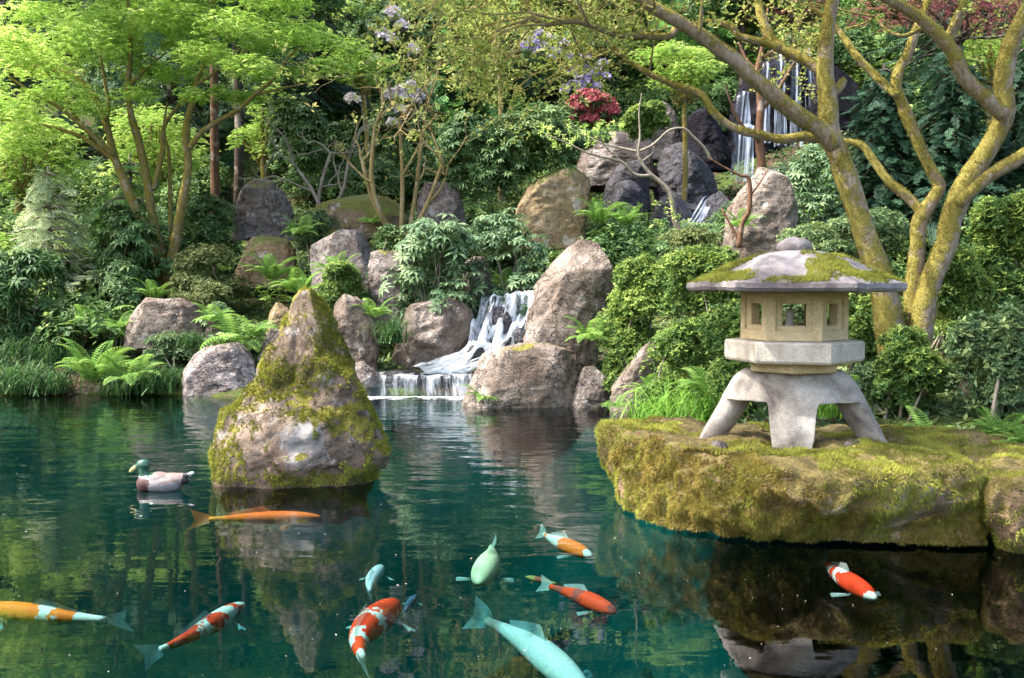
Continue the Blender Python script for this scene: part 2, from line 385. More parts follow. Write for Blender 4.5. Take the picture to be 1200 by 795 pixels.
M_GRAN = stone_mat('pale granite', (.38, .335, .27), (.52, .475, .40), stain=.6)
M_GRANY = stone_mat('warm granite', (.44, .33, .17), (.56, .46, .28), stain=.2)
M_GRANB = stone_mat('weathered granite', (.28, .25, .215), (.45, .415, .37), stain=.95)
M_ROOF = stone_mat('lichen granite', (.17, .15, .15), (.33, .30, .30), .0, .7)

def bark_mat(name, c1, c2, moss=0., mc=((.10, .085, .012), (.27, .22, .03)), scale=1.):
    m, nt, out = newmat(name)
    geo = nt.nodes.new('ShaderNodeNewGeometry'); P = geo.outputs['Position']
    mp = N(nt, 'ShaderNodeMapping'); mp.inputs['Scale'].default_value = (1, 1, .22); nt.links.new(P, mp.inputs[0])
    n1 = noise_(nt, mp.outputs[0], 28 * scale, 6, .7, .5); n2 = noise_(nt, P, 4 * scale, 4, .6); n3 = noise_(nt, P, 70 * scale, 3, .7)
    c = ramp(nt, n1.outputs['Fac'], [(.3, c1), (.7, c2)]).outputs[0]
    h = n1.outputs['Fac']
    c = mix(nt, ramp(nt, n2.outputs['Fac'], [(.55, (0, 0, 0)), (.66, (.6, .6, .6))]).outputs[0], c, (.34, .28, .23))
    if moss:
        sep = nt.nodes.new('ShaderNodeSeparateXYZ'); nt.links.new(geo.outputs['Normal'], sep.inputs[0])
        v = math_(nt, 'ADD', math_(nt, 'MULTIPLY', sep.outputs['Z'], .22), math_(nt, 'SUBTRACT', noise_(nt, P, 5.5 * scale, 5, .65).outputs['Fac'], math_(nt, 'MULTIPLY', sep.outputs['X'], .12)))
        mf = ramp(nt, v, [(.98 - moss, (0, 0, 0)), (1.1 - moss, (1, 1, 1))]).outputs[0]
        c = mix(nt, mf, c, ramp(nt, n3.outputs['Fac'], [(.3, mc[0]), (.7, mc[1])]).outputs[0])
        h = math_(nt, 'ADD', h, math_(nt, 'MULTIPLY', mf, math_(nt, 'ADD', .3, n3.outputs['Fac'])))
    p = N(nt, 'ShaderNodeBsdfPrincipled', Roughness=.9); p.inputs['Specular IOR Level'].default_value = .2
    nt.links.new(c, p.inputs['Base Color'])
    b = N(nt, 'ShaderNodeBump', Strength=.7, Distance=.02); nt.links.new(h, b.inputs['Height']); nt.links.new(b.outputs[0], p.inputs['Normal'])
    nt.links.new(p.outputs[0], out.inputs[0]); return m
M_BARKM = bark_mat('mossy maple bark', (.13, .09, .06), (.38, .30, .23), .57, ((.13, .11, .025), (.33, .275, .065)))
M_BARKL = bark_mat('olive maple bark', (.10, .075, .025), (.23, .18, .06), .5, ((.12, .09, .015), (.25, .2, .035)), 1.2)
M_BARKD = bark_mat('dark trunk bark', (.02, .015, .012), (.075, .055, .04))
M_BARKR = bark_mat('reddish conifer bark', (.06, .03, .018), (.17, .09, .05))
M_TWIG = bark_mat('grey twig bark', (.12, .10, .07), (.3, .26, .2))
M_TWIGO = bark_mat('olive twig bark', (.12, .09, .03), (.3, .23, .10))

def plain(name, col, rough=.6, spec=.4, trans=0., coat=0):
    m, nt, out = newmat(name)
    geo = nt.nodes.new('ShaderNodeTexCoord'); n = noise_(nt, geo.outputs['Object'], 30, 4)
    c = mix(nt, .5, col, ramp(nt, n.outputs['Fac'], [(.3, tuple(x * .7 for x in col)), (.7, tuple(min(1, x * 1.2) for x in col))]).outputs[0])
    p = N(nt, 'ShaderNodeBsdfPrincipled', Roughness=rough); p.inputs['Specular IOR Level'].default_value = spec
    if coat: p.inputs['Coat Weight'].default_value = coat
    nt.links.new(c, p.inputs['Base Color']); sh = p.outputs[0]
    if trans:
        t = nt.nodes.new('ShaderNodeBsdfTranslucent'); nt.links.new(c, t.inputs[0])
        mx = N(nt, 'ShaderNodeMixShader', Fac=trans); nt.links.new(sh, mx.inputs[1]); nt.links.new(t.outputs[0], mx.inputs[2]); sh = mx.outputs[0]
    nt.links.new(sh, out.inputs[0]); return m

# ground material: soil, litter and moss above water, teal silt below
def ground_mat():
    m, nt, out = newmat('garden soil and pond bed')
    geo = nt.nodes.new('ShaderNodeNewGeometry'); P = geo.outputs['Position']
    sep = nt.nodes.new('ShaderNodeSeparateXYZ'); nt.links.new(P, sep.inputs[0])
    n1 = noise_(nt, P, 1.1, 5, .6); n2 = noise_(nt, P, 14, 5, .7); n3 = noise_(nt, P, .55, 4, .6)
    soil = ramp(nt, n2.outputs['Fac'], [(.3, (.025, .017, .011)), (.55, (.07, .048, .03)), (.75, (.14, .09, .055))]).outputs[0]
    moss = ramp(nt, n2.outputs['Fac'], [(.3, (.025, .04, .01)), (.7, (.08, .11, .022))]).outputs[0]
    c = mix(nt, ramp(nt, n1.outputs['Fac'], [(.42, (0, 0, 0)), (.55, (1, 1, 1))]).outputs[0], soil, moss)
    bed = ramp(nt, n3.outputs['Fac'], [(.3, (.012, .046, .046)), (.5, (.02, .065, .062)), (.7, (.04, .085, .072))]).outputs[0]
    f = ramp(nt, math_(nt, 'MULTIPLY_ADD', sep.outputs['Z'], -2.5, 0.), [(0.05, (0, 0, 0)), (.9, (1, 1, 1))]).outputs[0]
    c = mix(nt, f, c, bed)
    p = N(nt, 'ShaderNodeBsdfPrincipled', Roughness=.95); p.inputs['Specular IOR Level'].default_value = .15
    nt.links.new(c, p.inputs['Base Color'])
    b = N(nt, 'ShaderNodeBump', Strength=.6, Distance=.05); nt.links.new(n2.outputs['Fac'], b.inputs['Height']); nt.links.new(b.outputs[0], p.inputs['Normal'])
    nt.links.new(p.outputs[0], out.inputs[0]); return m
def water_mat():
    m, nt, out = newmat('pond water')
    geo = nt.nodes.new('ShaderNodeNewGeometry'); P = geo.outputs['Position']
    def rip(sx, sy, det, off):
        mp = N(nt, 'ShaderNodeMapping'); mp.inputs['Scale'].default_value = (sx, sy, 1); mp.inputs['Location'].default_value = (off, off, 0); nt.links.new(P, mp.inputs[0])
        return noise_(nt, mp.outputs[0], 1., det, .5, .3).outputs['Fac']
    a = rip(.9, 2.1, 2, 3.); b_ = rip(3.2, 8., 2, 9.); c = rip(.25, .4, 1, 20.)
    # ripples spread from the waterfall: livelier far out and to the left
    sep = nt.nodes.new('ShaderNodeSeparateXYZ'); nt.links.new(P, sep.inputs[0])
    mr = N(nt, 'ShaderNodeMapRange'); mr.inputs['From Min'].default_value = 5.5; mr.inputs['From Max'].default_value = 10.5; mr.inputs['To Min'].default_value = .07; mr.inputs['To Max'].default_value = .7
    nt.links.new(sep.outputs['Y'], mr.inputs['Value'])
    h = math_(nt, 'ADD', math_(nt, 'MULTIPLY', a, .55), math_(nt, 'MULTIPLY', math_(nt, 'MULTIPLY', b_, .22), math_(nt, 'ADD', c, .1)))
    h = math_(nt, 'MULTIPLY', h, mr.outputs[0])
    bp = N(nt, 'ShaderNodeBump', Strength=1., Distance=.05); nt.links.new(h, bp.inputs['Height'])
    fr = N(nt, 'ShaderNodeFresnel', IOR=1.6); nt.links.new(bp.outputs[0], fr.inputs['Normal'])
    gl = N(nt, 'ShaderNodeBsdfGlossy', Roughness=.015); nt.links.new(bp.outputs[0], gl.inputs['Normal'])
    tr = N(nt, 'ShaderNodeBsdfTransparent'); tr.inputs[0].default_value = (.96, .99, .99, 1)
    mx = nt.nodes.new('ShaderNodeMixShader'); nt.links.new(fr.outputs[0], mx.inputs[0]); nt.links.new(tr.outputs[0], mx.inputs[1]); nt.links.new(gl.outputs[0], mx.inputs[2])
    nt.links.new(mx.outputs[0], out.inputs['Surface'])
    va = N(nt, 'ShaderNodeVolumeAbsorption', Density=.8); va.inputs['Color'].default_value = (.02, .79, .79, 1)
    nt.links.new(va.outputs[0], out.inputs['Volume'])
    return m
def fall_mat(name, su, sv, lo, hi, tint=(.80, .84, .88)):
    m, nt, out = newmat(name)
    uv = nt.nodes.new('ShaderNodeUVMap')
    def st(a, b, det, d):
        mp = N(nt, 'ShaderNodeMapping'); mp.inputs['Scale'].default_value = (a, b, 1); nt.links.new(uv.outputs[0], mp.inputs[0])
        return noise_(nt, mp.outputs[0], 1., det, .6, d).outputs['Fac']
    n = math_(nt, 'ADD', math_(nt, 'MULTIPLY', st(su, sv, 4, .6), .65), math_(nt, 'MULTIPLY', st(su * 3, sv * 1.5, 3, .3), .35))
    n = math_(nt, 'ADD', n, math_(nt, 'MULTIPLY', math_(nt, 'SUBTRACT', st(su * .45, sv * 1.2, 2, 1.), .5), .45))
    f = ramp(nt, n, [(lo, (0, 0, 0)), (hi, (1, 1, 1))]).outputs[0]
    w = N(nt, 'ShaderNodeBsdfPrincipled', Roughness=.35); w.inputs['Base Color'].default_value = (*tint, 1)
    tl = N(nt, 'ShaderNodeBsdfTranslucent'); tl.inputs[0].default_value = (.75, .82, .88, 1)
    wm = N(nt, 'ShaderNodeMixShader', Fac=.3); nt.links.new(w.outputs[0], wm.inputs[1]); nt.links.new(tl.outputs[0], wm.inputs[2])
    g = N(nt, 'ShaderNodeBsdfGlossy', Roughness=.15); g.inputs[0].default_value = (.6, .65, .7, 1)
    t = nt.nodes.new('ShaderNodeBsdfTransparent')
    gm = N(nt, 'ShaderNodeMixShader', Fac=.95); nt.links.new(g.outputs[0], gm.inputs[1]); nt.links.new(t.outputs[0], gm.inputs[2])
    mx = nt.nodes.new('ShaderNodeMixShader'); nt.links.new(f, mx.inputs[0]); nt.links.new(gm.outputs[0], mx.inputs[1]); nt.links.new(wm.outputs[0], mx.inputs[2])
    b = N(nt, 'ShaderNodeBump', Strength=.6, Distance=.03); nt.links.new(n, b.inputs['Height'])
    for q in (w, g): nt.links.new(b.outputs[0], q.inputs['Normal'])
    nt.links.new(mx.outputs[0], out.inputs[0]); return m
#SECTION2
# ------------------------------------------------------------------ setting: ground, water
gx = np.arange(-46, 46.01, .34); gy = np.concatenate([np.arange(-16, 0, .8), np.arange(0, 30, .26), np.arange(30, 70, .7)])
GX, GY = np.meshgrid(gx, gy); GZ = G(GX.ravel(), GY.ravel())
nx, ny = len(gx), len(gy)
ii = (np.arange(ny - 1)[:, None] * nx + np.arange(nx - 1)[None]).ravel()
tag(obj('ground', np.stack([GX.ravel(), GY.ravel(), GZ], -1), np.stack([ii, ii + 1, ii + nx + 1, ii + nx], -1), ground_mat(), smooth=True), kind='structure')
wx0, wx1, wy0, wy1 = -15.6, 8.6, .9, 16.6
V = [(x, y, z) for z in (0, -3.4) for x, y in ((wx0, wy0), (wx1, wy0), (wx1, wy1), (wx0, wy1))]
tag(obj('pond_water', V, np.array([(0, 1, 2, 3), (7, 6, 5, 4), (0, 4, 5, 1), (1, 5, 6, 2), (2, 6, 7, 3), (3, 7, 4, 0)]), water_mat()), kind='structure')

# ------------------------------------------------------------------ rocks
def facet(V, r, k, lo=.76, hi=.97):
    c = V.mean(0); Q = V - c
    for _ in range(k):
        n = r.normal(0, 1, 3); n[2] = abs(n[2]) * .7; n /= np.linalg.norm(n)
        d = Q @ n; h = d.max() * r.uniform(lo, hi)
        Q = Q - n * (np.maximum(d - h, 0) * .92)[:, None]
    return Q + c
def rock_geo(d, rows, depth=.75, seed=0, ext=None, facets=14, amp=.06, p=2.6, ns=120, nl=80, lean=0., flat=.75, flo=.76):
    r = np.random.default_rng(seed)
    rows = np.array(sorted(rows), float)
    if ext is not None:
        yb = rows[-1, 0] + ext; w = rows[-1, 2] - rows[-1, 1]
        rows = np.vstack([rows, [yb, rows[-1, 1] - w * .03, rows[-1, 2] + w * .03]])
    y = np.linspace(rows[0, 0], rows[-1, 0], nl)
    xl = np.interp(y, rows[:, 0], rows[:, 1]); xr = np.interp(y, rows[:, 0], rows[:, 2])
    k = np.array([1, 2, 1]) / 4
    for a in (xl, xr): a[1:-1] = np.convolve(a, k, 'valid')
    L = np.array([W(a, b, d) for a, b in zip(xl, y)]); Rr = np.array([W(a, b, d) for a, b in zip(xr, y)])
    cx = (L[:, 0] + Rr[:, 0]) / 2; hw = (Rr[:, 0] - L[:, 0]) / 2; z = L[:, 2]
    hm = hw.max(); hd = depth * hm * (hw / hm) ** flat
    th = np.arange(ns) * 2 * np.pi / ns; c, s = np.cos(th), np.sin(th)
    ex = np.sign(c) * np.abs(c) ** (2 / p); ey = np.sign(s) * np.abs(s) ** (2 / p)
    X = cx[:, None] + hw[:, None] * ex; Y = d + hd[:, None] * ey + lean * (z - z[-1])[:, None]; Z = np.repeat(z[:, None], ns, 1)
    V = np.stack([X, Y, Z], -1).reshape(-1, 3)
    i = np.arange(nl - 1)[:, None] * ns; j = np.arange(ns)[None]; kk = (j + 1) % ns
    Fq = np.stack([i + kk, i + j, i + ns + j, i + ns + kk], -1).reshape(-1, 4)
    # close the top with two shrinking rings
    top = np.array([cx[0], d + lean * (z[0] - z[-1]), z[0] + hw[0] * .12]); n0 = len(V)
    r1 = V[:ns] * .5 + top * .5; r1[:, 2] = z[0] + hw[0] * .09
    V = np.vstack([V, r1, top]); jj = np.arange(ns); k2 = (jj + 1) % ns
    Fq = np.vstack([Fq, np.stack([k2, n0 + k2, n0 + jj, jj], -1)])
    Ft = np.stack([n0 + k2, np.full(ns, n0 + ns), n0 + jj], -1)
    V = facet(V, r, facets, flo)
    sz = max(hm, (z[0] - z[-1]) / 2); ctr = V.mean(0)
    D = V - ctr; D[:, 2] *= .8; D /= np.linalg.norm(D, axis=1)[:, None] + 1e-9
    q = V / sz
    a = fbm(q * 1.6, seed * 7 + 1, 5, .55); b = np.abs(fbm(q * 2.6, seed * 7 + 5, 3)) - .35
    e = np.abs(fbm(q * np.array([5, 5, 3.]), seed * 7 + 8, 4, .6)) - .3
    st = vnoise(np.column_stack([q[:, 0] * .8, q[:, 1] * .8, q[:, 2] * 5 + q[:, 0] * 2]), seed + 40)
    V = V + D * ((a * amp + b * amp * .9 - np.maximum(.12 - np.abs(e + .1), 0) * amp * 2.2 + e * amp * .5 + st * amp * .22) * sz)[:, None]
    c0 = V.mean(0); V = c0 + (facet(V, np.random.default_rng(seed + 500), 14, .80, .93) - c0) * 1.04 if p < 3.9 and flo < .9 else V
    V = V + D * (.012 * sz * fbm(V / sz * 9, seed + 60, 3))[:, None]
    return V, [Fq, Ft]
def base_loc(V): return (float(V[:, 0].mean()), float(V[:, 1].mean()), float(V[:, 2].min()))
def rock(name, label, d, rows, mat, cat='rock', group=None, **kw):
    V, Fs = rock_geo(d, rows, **kw)
    return tag(obj(name, V, Fs, mat, loc=base_loc(V), smooth=True), label, cat, group)
def tri_sample(V, Fs, n, r, keep=None):
    T = np.concatenate([np.vstack([f[:, [0, 1, 2]], f[:, [0, 2, 3]]]) if f.shape[1] == 4 else f for f in Fs])
    a, b, c = V[T[:, 0]], V[T[:, 1]], V[T[:, 2]]
    nr = np.cross(b - a, c - a); ar = np.linalg.norm(nr, axis=1); nr = nr / (ar[:, None] + 1e-12)
    w = ar.copy()
    if keep is not None: w = w * keep((a + b + c) / 3, nr)
    k = r.choice(len(T), n, p=w / w.sum())
    u, v = r.random(n), r.random(n); f = u + v > 1; u[f], v[f] = 1 - u[f], 1 - v[f]
    return a[k] + (b - a)[k] * u[:, None] + (c - a)[k] * v[:, None], nr[k]
T_TUFT = (np.array([(-.11, 0, 0), (.11, 0, 0), (0.05, .3, 1.1), (-.1, -.02, 0), (.06, .1, 0), (-.4, .1, .9), (0, -.1, 0), (.1, -.08, 0), (.35, -.25, .85)], float), np.array([(0, 1, 2), (3, 4, 5), (6, 7, 8)]))
def moss_geo(V, Fs, n, size, seed, keep=None, droop=.35):
    r = np.random.default_rng(seed)
    P, Nn = tri_sample(V, Fs, n, r, keep)
    nn = Nn + np.array([0, 0, -droop]) * (1 - np.abs(Nn[:, 2:3])) + r.normal(0, .3, Nn.shape)
    cl = .5 + .6 * fbm(P * 5, seed, 3)
    return scatter(T_TUFT, P - Nn * .004, frames(nn, r.random(n) * 6.28), size * (.6 + .8 * r.random(n)) * (.7 + .6 * np.clip(cl, 0, 1)), np.clip(cl, 0, 1), r, .16)

# pyramid rock standing in the pond
PYR = [(330, 357, 359.5), (338, 352, 365), (346, 348, 372), (360, 340, 383), (380, 331, 393), (400, 322, 400), (425, 308, 410), (450, 299, 420), (466, 292, 425), (474, 284, 428), (482, 264, 433), (492, 258, 438), (505, 254, 444), (520, 251, 452), (532, 251, 459), (542, 251, 457), (555, 252, 447), (568, 256, 438), (584, 262, 430)]
V, Fs = rock_geo(8.95, PYR, depth=.52, seed=4, ext=25, facets=10, amp=.06, p=2.3, ns=150, nl=110, flat=.9, flo=.91)
pyr = tag(obj('boulder', V, Fs, M_PYR, loc=base_loc(V), smooth=True), 'tall pyramid shaped boulder with yellow green moss standing alone in the pond', 'boulder')
def keep_pyr(P, Nn):
    m = fbm(P * 3.1, 21, 4); up = Nn[:, 2]
    px, py = PX(P)
    side = np.maximum(sstep(20, 60, np.abs(px - (358 + (py - 333) * .0))) , 0)
    lowband = sstep(545, 562, py); edge = np.maximum(sstep(.15, .6, np.abs(Nn[:, 0])), sstep(.35, .7, up))
    return ((m + edge * .75 + lowband * .8 + up * .35) > .6) * (P[:, 2] > .02)
MV, MF, MR = moss_geo(V, Fs, 30000, .026, 5, keep_pyr)
obj('moss', MV, MF, M_MOSSB, pyr, rnd=MR)

# island slab that carries the lantern
def slab(plan, ztop, zbot, seed, n=300, nl=60, over=.12):
    plan = np.array(plan, float); C = catmull(np.vstack([plan, plan[:1]]), n + 1)[:-1]
    ctr = plan.mean(0); rows = []
    ts = np.linspace(0, 1, nl)
    for t in ts:                 # up the side, round the edge, inwards over the top
        if t < .5:
            u = t / .5; s = .90 + .10 * math.sin(min(1, u * 1.15) * math.pi / 2); z = zbot + (ztop - zbot) * (u * .88)
        else:
            u = (t - .5) / .5; s = 1 - u ** 1.5 * .995; z = ztop - (ztop - zbot) * .12 * (1 - min(1, u * 4)) ** 2
        q = ctr + (C - ctr) * s
        rows.append(np.column_stack([q, np.full(n, z)]))
    V = np.concatenate(rows)
    i = np.arange(nl - 1)[:, None] * n; j = np.arange(n)[None]; k = (j + 1) % n
    Fq = np.stack([i + j, i + k, i + n + k, i + n + j], -1).reshape(-1, 4)
    D = np.column_stack([V[:, :2] - ctr, np.zeros(len(V))]); dl = np.linalg.norm(D, axis=1)[:, None]; D /= dl + 1e-6
    sd = np.repeat(ts < .62, n)[:, None]
    V = V + D * (.075 * fbm(V * 2.2, seed, 4)[:, None] + .03 * fbm(V * 7, seed + 3, 3)[:, None]) * sd
    cush = .45 - np.abs(fbm(V * 3.6, seed + 14, 3))
    und = np.repeat(sstep(.30, .0, ts), n)[:, None]
    V = V - D * (.16 * und) * np.clip(.55 + fbm(V * 1.3, seed + 17, 2), 0, 1)[:, None]
    V = V + D * (.11 * np.maximum(cush, -.3) + .09 * fbm(V * 1.25, seed + 20, 2))[:, None] * sd
    V[:, 2] += (.045 * cush + .05 * fbm(V * 1.7, seed + 9, 3) + .02 * fbm(V * 6, seed + 5, 3)) * np.repeat(sstep(0, .45, ts), n)
    return V, [Fq]
def PT(px, py, z=.06): return WZ(px, py, z)[:2]
plan = [(.84, 8.5), PT(716, 580), PT(745, 598), PT(790, 616), PT(860, 632), PT(930, 643), PT(1010, 641), PT(1090, 639), PT(1150, 632), (3.45, 7.5), (3.3, 8.1), (2.6, 8.45), (1.8, 8.6), (1.1, 8.75)]
IV, IF = slab(plan, .575, .03, 31)
tilt = lambda V: np.column_stack([V[:, :2], V[:, 2] * (1 + .02 * sstep(8., 6.6, V[:, 1]))])
IV = tilt(IV)
isle = tag(obj('boulder', IV, IF, M_ISLE, loc=base_loc(IV), smooth=True), 'broad low slab of moss covered rock at the water under the stone lantern', 'boulder')
def keep_isle(P, Nn):
    m = fbm(P * 2.3, 77, 4); up = sstep(.3, .8, Nn[:, 2]); py = PX(P)[1]
    lx, ly = P[:, 0] - 2.0, P[:, 1] - 7.4
    under = np.exp(-(lx ** 2 / .5 + ly ** 2 / .35))
    return (m + .35 - under * 1.1 * up > 0) * (P[:, 2] > -.02) * (P[:, 1] < 9.3)
MV, MF, MR = moss_geo(IV, IF, 80000, .021, 15, keep_isle, .7)
obj('moss', MV, MF, M_MOSSB, isle, rnd=MR)
MV, MF, MR = moss_geo(IV, IF, 42000, .022, 16, lambda P, Nn: (fbm(P * 2.0, 33, 4) > .18 + .5 * (Nn[:, 2] > .6)) * (P[:, 2] > -.02), 1.)
obj('moss', MV, MF, M_MOSSBR, isle, rnd=MR)
P_, N_ = tri_sample(IV, IF, 420, np.random.default_rng(9), lambda P, Nn: (Nn[:, 2] > .8) * (P[:, 1] > 6.9))
r9 = np.random.default_rng(10); MV, MF, MR = scatter(T_LEAF, P_ + np.array([0, 0, .012]), frames(N_ + r9.normal(0, .3, N_.shape), r9.random(len(P_)) * 6.28), .035 * (.5 + r9.random(len(P_))), r9.random(len(P_)), r9)
tag(obj('leaf_litter', MV, MF, M_DEAD, isle, rnd=MR), kind='stuff')
plan2 = [(3.30, 7.55), PT(1157, 632), PT(1180, 640), PT(1215, 642), PT(1260, 640), (4.4, 7.2), (4.5, 7.9), (3.7, 8.2)]
V, Fs = slab(plan2, .54, .0, 57, 110, 28)
i2 = tag(obj('boulder', V, Fs, M_ISLE, loc=base_loc(V), smooth=True), 'rounded mossy boulder at the water against the right end of the lantern slab', 'boulder')
MV, MF, MR = moss_geo(V, Fs, 26000, .021, 25, lambda P, Nn: (fbm(P * 2.3, 78, 4) > -.3) * (P[:, 2] > -.02), .6)
obj('moss', MV, MF, M_MOSSB, i2, rnd=MR)
for k, (a, b, s, lab) in enumerate([((1000, 523), 7.05, .085, 'small pale stone lying beside the right foot of the stone lantern'), ((842, 522), 7.1, .07, 'small flat grey stone lying under the left foot of the stone lantern'), ((900, 541), 6.95, .12, None)]):
    P = W(*a, b); w = s / b * 1200
    if lab: rock('stone', lab, b, [(a[1] - w * .45, a[0] - w * .5, a[0] + w * .4), (a[1], a[0] - w, a[0] + w), (a[1] + w * .6, a[0] - w, a[0] + w)], M_ROCKG, cat='stone', seed=90 + k, ns=36, nl=16)

